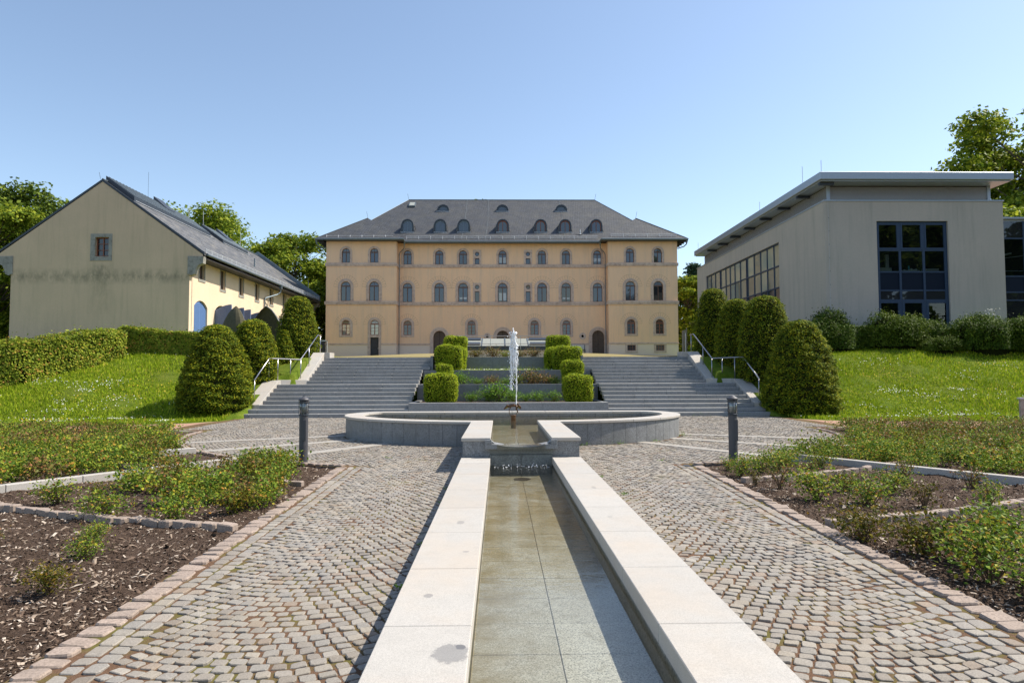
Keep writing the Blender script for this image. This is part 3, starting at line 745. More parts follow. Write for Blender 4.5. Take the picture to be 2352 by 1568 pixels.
# thin film running over the lip
b = MB(); vs = []
for x in np.linspace(-.40, .40, 17): z = lipz(x)+.004; vs += [(x, 11.62, .449), (x, 11.30, z), (x, 11.279, z-.004), (x, 11.277, .39)]
b.add(vs, [(i*4+k, (i+1)*4+k, (i+1)*4+k+1, i*4+k+1) for i in range(16) for k in range(3)]); b.build('water', 'water', kind='structure')
n = 90
x = rng.uniform(-.45, .45, n); y = 11.3 - np.abs(rng.normal(0, .25, n))**1.2*.8; r_ = rng.uniform(.003, .009, n)
V = []; F = []
for i in range(n):
    c = np.array([x[i], y[i], .103+rng.random()*.015 + (rng.random() < .3)*.03]); k = len(V)
    V += [c+(r_[i], 0, 0), c-(r_[i], 0, 0), c+(0, r_[i], 0), c-(0, r_[i], 0), c+(0, 0, r_[i])]; F += [(k, k+2, k+4), (k+2, k+1, k+4), (k+1, k+3, k+4), (k+3, k, k+4)]
fast('water_drops', V, F, 'foam', kind='stuff', label='white drops and bubbles splashing below the overflow', cat='water drops')

# ------------------------------------------------------------------ jet and bronze figure
jx, jy = .03, 18.1
b = MB(); rj = random.Random(5)
def strand(x, y, z0, z1, r0, r1, wob, n=26):
    pts = []; rs = []
    for i in range(n+1):
        t = i/n; pts.append((x + wob*math.sin(t*9+x*50)*t + rj.gauss(0, .012)*t, y + rj.gauss(0, .012)*t, z0+(z1-z0)*t)); rs.append((r0+(r1-r0)*t)*rj.uniform(.5, 1.35)*.82)
    b.tube(pts, rs, 7)
strand(.09, jy, .80, 2.35, .018, .028, .01, 40)
strand(.03, jy, 1.9, 2.84, .028, .030, .015, 26)
strand(-.02, jy+.02, 1.95, 2.72, .022, .034, .025, 22)
strand(.07, jy-.02, 1.85, 2.74, .02, .034, .02, 24)
strand(-.055, jy, 1.72, 2.45, .010, .03, .03, 18)
strand(.115, jy, 1.85, 2.4, .010, .028, .02, 16)
strand(-.045, jy, 1.25, 2.3, .006, .018, .03, 26)
strand(.13, jy, 1.9, 2.2, .008, .022, .02, 10)
strand(.02, jy+.02, 1.7, 2.3, .015, .04, .03, 16)
for i in range(520):
    z = rj.uniform(1.2, 2.75); x = .03 + rj.gauss(-.02, .055); r_ = rj.uniform(.004, .013)
    if z < 1.7 and rj.random() < .5: x = -.05 + rj.gauss(0, .02)
    b.tube([(x, jy+rj.gauss(0, .05), z-r_*1.6), (x, jy, z), (x, jy, z+r_*1.6)], [r_*.5, r_, r_*.5], 6)
b.build('water_jet', 'foam', label='white water jet shooting up from the bronze figure in the basin', cat='water jet', smooth=True, base=(jx, jy, .8))
st = thing('fountain_figure', 'small bronze insect-like nozzle figure standing on a pipe in the basin', 'sculpture', (0, jy, .43))
MB().lathe((0.01, jy, .16), [(.065, 0), (.065, .34), (.075, .36), (.082, .38), (.072, .385), (.05, .37)], 18).build('pipe_stand', 'bronze', st, smooth=True)
MB().tube([(-.13, jy, .755), (-.06, jy, .79), (.02, jy, .80), (.08, jy, .79)], [.03, .045, .042, .03], 12).build('body', 'bronze', st, smooth=True)
MB().tube([(.08, jy, .79), (.10, jy, .73), (.08, jy, .68)], [.035, .03, .02], 10).build('chest', 'bronze', st, smooth=True)
MB().tube([(.12, jy, .80), (.128, jy, .84), (.13, jy, .87)], [.012, .02, .008], 8).build('head', 'bronze', st, smooth=True)
for s, pts in ((-1, [(-.10, jy, .78), (-.15, jy, .80), (-.20, jy, .74), (-.235, jy, .69)]), (1, [(.10, jy, .77), (.15, jy, .80), (.19, jy, .76), (.205, jy, .70)])):
    b = MB(); b.tube(pts, [.02, .026, .024, .012], 8); b.prism([pts[1], pts[2], pts[3], (pts[3][0]-s*.03, jy, .70), (pts[0][0]+s*.02, jy, .745)], (0, .006, 0)); b.build('wing', 'bronze', st, smooth=False)
    MB().prism([(pts[1][0]-s*.01, jy-.004, .76), (pts[2][0]-s*.01, jy-.004, .735), (pts[1][0]+s*.01, jy-.004, .715)], (0, -.004, 0)).build('algae_patch', 'gold', st)
for pts in ([(-.07, jy, .76), (-.075, jy, .71), (-.10, jy, .68), (-.10, jy, .60), (-.075, jy, .54), (-.07, jy, .53)], [(.085, jy, .70), (.11, jy, .66), (.115, jy, .61), (.09, jy, .58), (.085, jy, .54)], [(.09, jy, .70), (.12, jy-.03, .66), (.125, jy-.03, .62), (.14, jy-.03, .60)]):
    MB().tube(pts, [.016, .014, .010, .008, .008, .01][:len(pts)], 7).build('leg', 'bronze', st, smooth=True)
MB().tube([(.05, jy, .80), (.09, jy, .82), (.09, jy, .835)], .014, 8).build('nozzle', 'bronze', st, smooth=True)

# ------------------------------------------------------------------ stairs
RI, TR = .153, .415
def stepY(i): return 26.0+(i-1)*TR if i <= 8 else 30.15+(i-9)*TR
def stairs(name, label, sx):
    t = thing(name, label, 'staircase', (sx*6.5, 26, 0), group='granite flights beside the terraces')
    for i in range(1, 17):
        y0 = stepY(i); y1 = stepY(i+1)+.03 if i not in (8, 16) else (30.18 if i == 8 else 33.7)
        z1 = RI*i; xin = 0.002 if i <= 1 else 3.862 if y0 < 29.4 else 3.902 if i <= 12 else 3.585
        xo_ = 10.42 if i == 1 else 10.22 if i == 2 else 9.70 if i <= 8 else 8.86
        L = random.uniform(1.2, 1.7); x = xin
        while x < xo_-.01:
            x2 = x+L if xo_-(x+L) > .5 else xo_
            a, c = sorted((sx*(x+.0015), sx*(x2-.0015)))
            MB().box(a, c, y0, y1, z1-RI+.003 if i > 1 else -.06, z1+random.uniform(-.001, .001)).build('step_block', 'step', t, bevel=.013)
            x = x2; L = random.uniform(1.15, 1.75)
    return t
stairs('staircase', 'left flight of wide granite steps beside the terraced planters', -1)
stairs('staircase', 'right flight of wide granite steps beside the terraced planters', 1)
# cheek walls
def cheek(sx, label):
    t = thing('cheek_wall', label, 'stair wall', (sx*9.5, 30, 0), group='sloping stair walls')
    def slab(xa, xb, ya, za, yb, zb, zbot, mat='coping', n=1):
        xa, xb = sorted((sx*xa, sx*xb))
        for k in range(n):
            y0 = ya+(yb-ya)*k/n+.001; y1 = ya+(yb-ya)*(k+1)/n-.001; z0 = za+(zb-za)*k/n; z1 = za+(zb-za)*(k+1)/n
            MB().hexa([(xa, y0, zbot), (xb, y0, zbot), (xb, y1, zbot), (xa, y1, zbot), (xa, y0, z0), (xb, y0, z0), (xb, y1, z1), (xa, y1, z1)]).build('wall_block', mat, t, bevel=.008)
    slab(9.705, 10.32, 26.85, .47, 29.15, 1.40, .15, 'coping', 2)
    slab(9.705, 10.32, 29.15, 1.40, 29.75, 1.41, .15, 'coping')
    # landing piece running inwards
    p = [(9.70, 29.45), (10.32, 29.752), (9.35, 30.5), (8.80, 30.15)]
    p = [(sx*x, y) for x, y in p]
    MB().hexa([(x, y, .9) for x, y in p]+[(x, y, 1.412) for x, y in p]).build('wall_block', 'coping', t, bevel=.008)
    slab(8.80, 9.34, 30.15, 1.415, 33.1, 2.70, .8, 'coping', 3)
    slab(8.54, 9.34, 33.1, 2.705, 34.0, 2.705, 1.8, 'coping')
    return t
cheek(-1, 'left sloping granite stair wall with the handrail on top'); cheek(1, 'right sloping granite stair wall with the handrail on top')
def handrail(sx, label):
    t = thing('handrail', label, 'handrail', (sx*9.8, 29.5, 0), group='steel handrails')
    pts = [(10.07, 27.25, 1.41), (10.12, 29.15, 2.33), (9.12, 30.25, 2.30), (9.12, 33.1, 3.55), (9.10, 33.65, 3.56)]
    pts = [(sx*x, y, z) for x, y, z in pts]
    MB().tube(pts, .027, 10).build('rail', 'steel', t, smooth=True)
    for x, y, z, zb in [(10.07, 27.3, 1.41, .62), (10.12, 29.12, 2.31, 1.38), (9.85, 29.45, 2.31, 1.40), (9.45, 29.9, 2.30, 1.40), (9.12, 30.3, 2.31, 1.45), (9.12, 31.6, 2.87, 2.04), (9.11, 33.5, 3.55, 2.68)]:
        MB().tube([(sx*x, y, zb), (sx*x, y, z)], .022, 8).build('post', 'steel', t, smooth=True)
handrail(-1, 'bent steel handrail on the left stair wall'); handrail(1, 'bent steel handrail on the right stair wall')

# ------------------------------------------------------------------ terraces
def terrace(label, hw, y0, y1, zb, zt, th, nb, soil='soil'):
    t = thing('terrace_planter', label, 'planter', (0, y0, zb), group='stepped granite planters')
    for k in range(nb):
        a = -hw+2*hw*k/nb; MB().box(a+.002, a+2*hw/nb-.002, y0, y0+th, zb, zt).build('front_block', 'granite' if th < .3 else 'step', t, bevel=.006)
    for s in (-1, 1):
        a, c = sorted((s*(hw-.2), s*(hw-.001))); MB().box(a, c, y0+th+.002, y1-.003, zb, zt-.0015).build('side_block', 'granite', t, bevel=.006)
    MB().box(-hw+.203, hw-.203, y0+th+.002, y1-.003, zb, zt-.06).build('soil_fill', soil, t)
    return t
terrace('lowest and widest granite planter directly behind the basin', 3.86, 26.42, 29.5, .10, .53, .35, 6)
terrace('second granite planter from the bottom, with reddish roses', 3.90, 29.5, 31.7, .45, 1.20, .16, 6)
terrace('third granite planter from the bottom, filled with grass', 3.88, 31.7, 34.3, 1.1, 1.82, .16, 5, 'lawn')
tt = terrace('topmost granite planter in front of the glass roof', 3.58, 34.3, 36.5, 1.7, 2.50, .16, 5)
for s in (-1, 1):
    a, c = sorted((s*3.46, s*3.58)); MB().box(a, c, 32.0, 34.298, 1.75, 2.495).build('wing_wall', 'granite', tt, bevel=.006)

# ------------------------------------------------------------------ bollard lamps
def bollard(loc, label):
    x, y = loc; t = thing('bollard_lamp', label, 'bollard lamp', (x, y, 0), group='grey bollard lamps')
    b = MB(); b.lathe((x, y, -.1), [(.078, 0), (.078, .97), (.070, .98)], 24); b.build('post', 'lampgrey', t, smooth=False)
    MB().box(x+.035-.03, x+.065, y-.083, y-.070, .42, .80).build('service_hatch', 'lampgrey', t, bevel=.003)
    MB().lathe((x, y, .87), [(.07, 0), (.092, .006), (.092, .022), (.075, .03)], 24).build('lower_ring', 'darkmetal', t)
    MB().lathe((x, y, .90), [(.074, 0), (.074, .25)], 24).build('lamp_glass', 'lampglass', t, smooth=True)
    b = MB(); prof = []
    for k in range(9): prof += [(.030, k*.024), (.050, k*.024+.008), (.050, k*.024+.012)]
    b.lathe((x, y, .91), prof, 20); b.build('reflector_fins', 'galv', t)
    for k in range(6):
        a = k*math.pi/3+.3; MB().tube([(x+.086*math.cos(a), y+.086*math.sin(a), .88), (x+.086*math.cos(a), y+.086*math.sin(a), 1.165)], .005, 6).build('guard_bar', 'lampgrey', t)
    MB().lathe((x, y, 1.11), [(.082, 0), (.093, .003), (.093, .014), (.082, .017)], 24).build('guard_ring', 'lampgrey', t)
    MB().lathe((x, y, 1.145), [(.074, 0), (.098, .004), (.098, .022), (.088, .036), (.03, .075), (.005, .082)], 24).build('cap', 'lampgrey', t)
bollard((-3.92, 12.55), 'grey bollard lamp in the dense left rose bed')
bollard((3.80, 12.15), 'grey bollard lamp in the sparse right rose bed')
# ------------------------------------------------------------------ wall helper
def arch_pts(cx, z0, w, h, n=10):
    """arched opening, springing at z0+h-w/2, anticlockwise"""
    r = w/2; P = [(cx-r, z0), (cx+r, z0)]
    P += [(cx+r*math.cos(a), z0+h-r+r*math.sin(a)) for a in np.linspace(0, math.pi, n)]
    return P
def seg_arch(cx, z0, w, h, rise, n=9):
    Rr = (w*w/4+rise*rise)/(2*rise); a0 = math.asin(w/2/Rr); cz = z0+h-Rr
    return [(cx-w/2, z0), (cx+w/2, z0)] + [(cx+Rr*math.sin(a), cz+Rr*math.cos(a)) for a in np.linspace(a0, -a0, n)]
def rect_pts(cx, z0, w, h): return [(cx-w/2, z0), (cx+w/2, z0), (cx+w/2, z0+h), (cx-w/2, z0+h)]
def wall(name, outline, holes, T3, inward, mat, parent, depth=.22, **kw):
    """outline and holes in (u, z); T3 maps them to 3-d; inward is the reveal direction"""
    allp = [[Vector((u, z, 0)) for u, z in poly] for poly in [outline]+holes]
    t = tessellate_polygon(allp); flat = [p for poly in [outline]+holes for p in poly]
    b = MB(); b.add([T3(u, z) for u, z in flat], t); iv = Vector(inward)*depth
    for h in holes:
        P = [Vector(T3(u, z)) for u, z in h]; n = len(P)
        b.add(P+[p+iv for p in P], [(i, (i+1) % n, n+(i+1) % n, n+i) for i in range(n)])
    return b.build(name, mat, parent, **kw)
def ringpoly(b, outer, inner, T3, proud, closed=True, back=.02):
    """band between two same-length outlines, standing proud of the wall"""
    n = len(outer); pv = Vector(proud); bk = -pv.normalized()*back
    O = [Vector(T3(*p)) for p in outer]; I = [Vector(T3(*p)) for p in inner]
    m = n if closed else n-1
    vs = [p+pv for p in O]+[p+pv for p in I]+[p+bk for p in O]+[p+bk for p in I]
    fs = []
    for i in range(m):
        j = (i+1) % n; fs += [(i, j, n+j, n+i), (2*n+i, i, j, 2*n+j)[::1], (3*n+i, 3*n+j, n+j, n+i)]
    b.add(vs, fs); return b

# ------------------------------------------------------------------ main building
mb = thing('mansion', 'long three storey yellow building with slate roof and round arched windows', 'building', (0, 70, 3.4))
FW, FM = 70.0, 71.2
XL, XM = 18.12, 10.92
def TF(Y): return lambda u, z: (u, Y, z)
winproto = {}
def arched_window(cx, z0, w, h, Y, kind='upper', sur=.24, score=True, glass='pane'):
    key = (round(w, 2), round(h, 2), kind, sur, score, glass)
    base = (cx, Y, z0)
    if key in winproto:
        o = copy_tree(winproto[key], mb); o.location = Vector(base)-Vector(mb.location); return o
    f = bpy.data.objects.new('window', None)
    b = MB(); T = lambda u, z: (u, .14, z)
    fr = .055; O = arch_pts(0, 0, w, h, 12); r = w/2
    I = [(-r+fr, fr), (r-fr, fr)] + [((r-fr)*math.cos(a), h-r+(r-fr)*math.sin(a)) for a in np.linspace(0, math.pi, 12)]
    ringpoly(b, O, I, T, (0, -.035, 0), back=.05)
    zs = h-r*.98 if kind != 'upper' else h-r*.92
    b.box(-r+fr*.5, r-fr*.5, .085, .15, zs-.055, zs+.055)           # transom
    b.box(-.038, .038, .09, .15, fr, zs-.05)                        # meeting stiles
    if kind == 'ground':
        for k in (1, 2):
            zz_ = fr+(zs-.05-fr)*k/3; b.box(-r+fr, r-fr, .10, .14, zz_-.012, zz_+.012)
        rr = r-fr
        for a in np.linspace(0, math.pi, 7)[1:-1]:
            b.prism([(rr*.32*math.cos(a)-.012*math.sin(a), .10, zs+.05+rr*.32*math.sin(a)+.012*math.cos(a)*0), (rr*math.cos(a)-.012*math.sin(a), .10, zs+.03+rr*.95*math.sin(a)), (rr*math.cos(a)+.012*math.sin(a), .10, zs+.03+rr*.95*math.sin(a)), (rr*.32*math.cos(a)+.012*math.sin(a), .10, zs+.05+rr*.32*math.sin(a))], (0, .03, 0))
        for q in (.33, .68):
            pts = [(rr*q*math.cos(a), .115, zs+.04+rr*q*math.sin(a)) for a in np.linspace(0, math.pi, 11)]
            b.tube(pts, .013, 4)
    else:
        b.box(-.012, .012, .10, .14, zs+.05, h-fr*1.05)
    frame = b.build('window', 'brown' if kind != 'ground' else 'mahog', mb, base=None)
    # verts were made relative to (0,0,0); undo parent offset
    frame.data.transform(Matrix.Translation(Vector(mb.location))); frame.location = Vector(base)-Vector(mb.location)
    def sub(bb, name, mat):
        o = bb.build(name, mat); o.parent = frame; return o
    # panes
    top = [(x*(r-fr)/r, z) for x, z in [(r*math.cos(a), h-r+(r-fr)*math.sin(a)) for a in np.linspace(0, math.pi, 12)]]
    top = [(x, max(z, zs+.05)) for x, z in top]
    sub(MB().add([(x, .128, z) for x, z in top], [tuple(range(len(top)))]), 'pane', glass)
    for s in (-1, 1):
        a, c = sorted((s*.035, s*(r-fr))); sub(MB().add([(a, .128+.004*s, fr), (c, .13, fr), (c, .13, zs-.05), (a, .128+.004*s, zs-.05)], [(0, 1, 2, 3)]), 'pane', glass)
    # stone surround
    def outset(d, bot): return [(-r-d, -bot), (r+d, -bot)] + [((r+d)*math.cos(a), h-r+(r+d)*math.sin(a)) for a in np.linspace(0, math.pi, 12)]
    bt = .22 if kind == 'ground' else 0.0
    T0 = lambda u, z: (u, 0, z)
    bb = MB(); n = 14; O, I = outset(sur, bt), outset(0, 0)
    if kind == 'ground': ringpoly(bb, O, I, T0, (0, -.035, 0)); ringpoly(bb, outset(sur*.62, bt*.6), outset(.05, .04), T0, (0, -.055, 0))
    else:
        O = O[1:]+[O[0]]; I = I[1:]+[I[0]]; ringpoly(bb, O, I, T0, (0, -.035, 0), closed=False)
        O = outset(sur*.55, 0); O = O[1:]+[O[0]]; I2 = outset(.045, 0); I2 = I2[1:]+[I2[0]]; ringpoly(bb, O, I2, T0, (0, -.055, 0), closed=False)
    sub(bb, 'surround', 'sand')
    if score:
        bb = MB(); r0, r1 = r+sur+.02, r+sur+.42; zc = h-r-.02
        for a in np.linspace(0, math.pi, 14):
            p0 = (r0*math.cos(a), zc+r0*math.sin(a)); p1 = (r1*math.cos(a), zc+r1*math.sin(a)); nx, nz = -math.sin(a)*.009, math.cos(a)*.009
            bb.add([(p0[0]-nx, -.004, p0[1]-nz), (p1[0]-nx, -.004, p1[1]-nz), (p1[0]+nx, -.004, p1[1]+nz), (p0[0]+nx, -.004, p0[1]+nz)], [(0, 1, 2, 3)])
        A = np.linspace(0, math.pi, 22)
        for i in range(21):
            bb.add([(r1*math.cos(A[i]), -.0045, zc+r1*math.sin(A[i])), (r1*math.cos(A[i+1]), -.0045, zc+r1*math.sin(A[i+1])), ((r1+.014)*math.cos(A[i+1]), -.0045, zc+(r1+.014)*math.sin(A[i+1])), ((r1+.014)*math.cos(A[i]), -.0045, zc+(r1+.014)*math.sin(A[i]))], [(0, 1, 2, 3)])
        for s in (-1, 1):
            a, c = sorted((s*r0, s*(r1+.014))); bb.add([(a, -.0045, zc-.014), (c, -.0045, zc-.014), (c, -.0045, zc), (a, -.0045, zc)], [(0, 1, 2, 3)])
        sub(bb, 'scored_arch', 'score')
    winproto[key] = frame
    return frame
def blind(cx, z0, z1, w, Y):
    MB().add([(cx-w/2, Y+.122, z0), (cx+w/2, Y+.122, z0), (cx+w/2, Y+.122, z1), (cx-w/2, Y+.122, z1)], [(0, 1, 2, 3)]).build('blind', 'paneblind', mb)
def portal(cx, z0, w, h, Y, leaf='door'):
    T0 = lambda u, z: (u, Y, z); r = w/2
    def o_(d): return [(cx+r+d, z0)] + [(cx+(r+d)*math.cos(a), z0+h-r+(r+d)*math.sin(a)) for a in np.linspace(0, math.pi, 16)] + [(cx-r-d, z0)]
    bb = MB(); ringpoly(bb, o_(.36), o_(0), T0, (0, -.05, 0), closed=False); ringpoly(bb, o_(.34), o_(.2), T0, (0, -.075, 0), closed=False)
    bb.build('portal_surround', 'sand', mb)
    for s in (-1, 1):
        bb = MB(); pts = [(cx+s*.012, z0), (cx+s*r, z0)] + [(cx+s*r*math.cos(a), z0+h-r+r*math.sin(a)) for a in np.linspace(0, math.pi/2, 8)[:-1]] + [(cx+s*.012, z0+h)]
        bb.prism([(u, Y+.20, z) for u, z in pts], (0, .05, 0))
        for k in range(4):
            a, c = sorted((cx+s*.13, cx+s*(r-.10))); zz0 = z0+.12+k*(h*.235)
            zt = zz0+h*.235-.12
            bb.box(a, c, Y+.175, Y+.20, zz0, zt)
        d = bb.build('door', leaf, mb, bevel=.01)
        MB().tube([(cx+s*.08, Y+.17, z0+1.0), (cx+s*.08, Y+.15, z0+1.0)], .02, 6).build('door_handle', 'darkmetal', d)
    MB().box(cx-r-.42, cx+r+.42, Y-.45, Y+.1, z0-.3, z0-.01).build('door_step', 'greystone', mb)

ZU, ZM, ZG = 13.17, 9.22, 5.77
mid_x = [-9.95, -6.63, -4.14, .0, 4.14, 6.67, 9.98]; wing_x = [13.2, 16.1]
def holes_for(xs, spec): return [arch_pts(x, z, w, h, 12) for x in xs for (z, w, h) in spec]
U = (ZU, .85, 1.48); Mi = (ZM, 1.0, 2.0); G = (ZG, .84, 1.52)
H = holes_for(mid_x, [U, Mi]) + [arch_pts(x, G[0], G[1], G[2], 12) for x in (-9.92, -3.26, 3.33, 6.68)]
portals = [-6.60, .0, 10.02-.0]
H += [arch_pts(x, 3.80, 1.28, 2.42, 14) for x in (-6.60, 0, 10.0)] if False else []
H += [arch_pts(x, 3.55, 1.28, 2.67, 14) for x in (-6.60, 0.0, 10.0)]
def circ(cx, cz, r, n=14): return [(cx+r*math.cos(a), cz+r*math.sin(a)) for a in np.linspace(0, 2*math.pi, n+1)[:-1]]
for s in (-1, 1):
    H += [rect_pts(s*2.67, ZU+.02, .48, .62), circ(s*2.67, 14.26, .235), rect_pts(s*2.67, ZM, .48, 1.10), circ(s*2.67, 10.78, .235)]
H += [circ(-1.62, 5.62, .15), circ(8.36, 5.62, .15)]
ZT = 15.42
wall('wall', [(-XM, 2.5), (XM, 2.5), (XM, ZT), (-XM, ZT)], H, TF(FM), (0, 1, 0), 'ochre', mb)
HW = {s: [arch_pts(s*x, z, w, h, 12) for x in wing_x for (z, w, h) in (U, Mi)] for s in (-1, 1)}
HW[-1] += [arch_pts(-16.05, G[0]-.05, G[1], G[2]+.02, 12), arch_pts(-13.13, 5.77-.05, .84, 1.54, 12), rect_pts(-13.13, 3.2, .86, 2.28)]
HW[1] += [arch_pts(x, G[0], G[1], G[2], 12) for x in (13.24, 16.2)] + [rect_pts(x, 4.05, .86, .58) for x in (13.25, 16.22)]
for s in (-1, 1):
    a, c = sorted((s*XM, s*XL))
    wall('wall', [(a, 2.5), (c, 2.5), (c, ZT), (a, ZT)], HW[s], TF(FW), (0, 1, 0), 'ochre', mb)
    MB().add([(s*XM, FW, 2.5), (s*XM, FM, 2.5), (s*XM, FM, ZT), (s*XM, FW, ZT)], [(0, 1, 2, 3)]).build('wall', 'ochre', mb)
    MB().add([(s*XL, FW, 2.5), (s*XL, 89, 2.5), (s*XL, 89, ZT), (s*XL, FW, ZT)], [(0, 1, 2, 3)]).build('wall', 'ochre', mb)
MB().add([(-XL, 89, 2.5), (XL, 89, 2.5), (XL, 89, ZT), (-XL, 89, ZT)], [(0, 1, 2, 3)]).build('wall', 'ochre', mb)
MB().box(-XL+.3, XL-.3, FM+.35, 88, 2.6, 15.2).build('interior', 'black', mb)
for s in (-1, 1):
    a, c = sorted((s*(XM+.3), s*(XL-.3))); MB().box(a, c, FW+.35, FM+.34, 2.6, 15.2).build('interior', 'black', mb)
dark_at = {(16.1, 'm')}
for x in mid_x:
    arched_window(x, ZU, .85, 1.48, FM, 'upper', .22, False); arched_window(x, ZM, 1.0, 2.0, FM, 'upper', .30, True)
for x in (-9.92, -3.26, 3.33, 6.68): arched_window(x, ZG, .84, 1.52, FM, 'ground', .27, True)
for s in (-1, 1):
    for x in wing_x:
        arched_window(s*x, ZU, .85, 1.48, FW, 'upper', .22, False)
        arched_window(s*x, ZM, 1.0, 2.0, FW, 'upper', .30, True, 'panedark' if (s > 0 and x > 15) else 'pane')
arched_window(-16.05, G[0]-.05, .84, 1.54, FW, 'ground', .27, True, 'paneside'); arched_window(-13.13, 5.72, .84, 1.54, FW, 'ground', .27, True, 'paneside')
arched_window(13.24, ZG, .84, 1.52, FW, 'ground', .27, True); arched_window(16.2, ZG, .84, 1.52, FW, 'ground', .27, True, 'panedark')
for x in (-6.60, 0.0, 10.0): portal(x, 3.80, 1.28, 2.42, FM)
for c_, z_, hh in ((0, ZU, .55), (0, ZM, .75), (9.98, ZU, .45), (-4.14, ZM, .3), (6.67, ZM, .25)):
    for q in (-1, 1): blind(c_+q*.215, z_+.06+(.25 if hh < .5 else .1), z_+.06+hh+.15, .30, FM)
# narrow side door in the left wing
bb = MB(); T0 = TF(FW)
for s in (-1, 1):
    a, c = sorted((-13.13+s*.43, -13.13+s*.68)); bb.box(a, c, FW-.045, FW+.02, 3.2, 5.62)
bb.box(-13.81, -12.45, FW-.05, FW+.02, 5.48, 5.70); bb.build('door_surround', 'sand', mb)
d = MB().box(-13.56, -12.70, FW+.17, FW+.22, 3.2, 5.48).box(-13.42, -12.84, FW+.15, FW+.17, 4.45, 5.3).box(-13.42, -12.84, FW+.15, FW+.17, 3.5, 4.3).build('door', 'darkdoor', mb, bevel=.01)
MB().box(-12.80, -12.76, FW+.13, FW+.17, 4.3, 4.4).build('door_handle', 'galv', d)
# slot and roundel windows
for s in (-1, 1):
    for z, hh, cz in ((ZU+.02, .62, 14.26), (ZM, 1.10, 10.78)):
        bb = MB(); o = rect_pts(s*2.67, z-.02, .86, cz-z+.45)
        hl = [rect_pts(s*2.67, z, .48, hh), circ(s*2.67, cz, .235)]
        f_ = wall('window', o, hl, TF(FM-.03), (0, 1, 0), 'sand', mb, depth=.20)
        wf = MB(); ringpoly(wf, rect_pts(s*2.67, z, .48, hh), rect_pts(s*2.67, z+.04, .40, hh-.08), TF(FM+.12), (0, -.03, 0)); ringpoly(wf, circ(s*2.67, cz, .235), circ(s*2.67, cz, .195), TF(FM+.12), (0, -.03, 0)); wf.build('frame', 'brown', f_)
        MB().add([(u, FM+.14, q) for u, q in rect_pts(s*2.67, z, .48, hh)], [(0, 1, 2, 3)]).build('pane', 'pane', f_)
        MB().add([(u, FM+.14, q) for u, q in circ(s*2.67, cz, .235)], [tuple(range(14))]).build('pane', 'pane' if not (s > 0 and z < 10) else 'greystone', f_)
for x in (-1.62, 8.36):
    bb = MB(); ringpoly(bb, circ(x, 5.62, .36), circ(x, 5.62, .15), TF(FM), (0, -.04, 0)); bb.build('vent_ring', 'sand', mb)
# cellar windows
for x in (13.25, 16.22):
    bb = MB(); ringpoly(bb, rect_pts(x, 3.83, 1.30, 1.0), rect_pts(x, 4.05, .86, .58), TF(FW), (0, -.04, 0)); f_ = bb.build('cellar_window', 'sand', mb)
    wf = MB(); ringpoly(wf, rect_pts(x, 4.05, .86, .58), rect_pts(x, 4.10, .76, .48), TF(FW+.12), (0, -.03, 0))
    for k in (-.13, .13): wf.box(x+k-.015, x+k+.015, FW+.10, FW+.13, 4.09, 4.6)
    wf.box(x-.4, x+.4, FW+.10, FW+.13, 4.33, 4.36); wf.build('frame', 'mahog', f_)
    MB().add([(u, FW+.14, q) for u, q in rect_pts(x, 4.05, .86, .58)], [(0, 1, 2, 3)]).build('pane', 'pane', f_)
# string courses and plinth mouldings, split into stones
def course(z0, z1, proud, name, gaps=()):
    def runb(x0, x1, Y):
        x = x0
        while x < x1-.01:
            x2 = min(x1, x+random.uniform(1.0, 1.9))
            if x1-x2 < .4: x2 = x1
            if not any(g0 < (x+x2)/2 < g1 or (g0 < x2-.05 and x+.05 < g1) for g0, g1 in gaps if Y == g_Y.get((g0, g1), Y)):
                MB().box(x+.002, x2-.002, Y-proud, Y+.03, z0, z1*.45+z0*.55).box(x+.002, x2-.002, Y-proud-.035, Y+.03, z1*.45+z0*.55+.001, z1).build(name, 'sand', mb)
            x = x2
    runb(-XM+.01, XM-.01, FM)
    for s in (-1, 1):
        a, c = sorted((s*(XM-proud), s*(XL+proud))); runb(a, c, FW)
        xa, xb = sorted((s*(XM-proud), s*(XM+.02))); MB().box(xa, xb, FW+.031, FM-proud-.04, z0, z1).build(name, 'sand', mb)
g_Y = {}
course(12.80, 13.12, .09, 'string_course'); course(8.83, 9.17, .11, 'string_course')
def ledge(x0, x1, Y): MB().box(x0, x1, Y-.07, Y+.02, 4.74, 4.80).box(x0, x1, Y-.045, Y+.02, 4.801, 4.87).build('plinth_ledge', 'sand', mb)
for x0, x1 in ((-XM, -7.62), (-5.58, -1.02), (1.02, 8.98)): ledge(x0, x1, FM)
ledge(-XL-.05, -13.82, FW); ledge(-12.44, -XM+.05, FW); ledge(XM-.05, XL+.05, FW)
MB().box(-XM, XM, FM-.35, FM, 3.4, 3.74).build('foundation_step', 'greystone', mb)
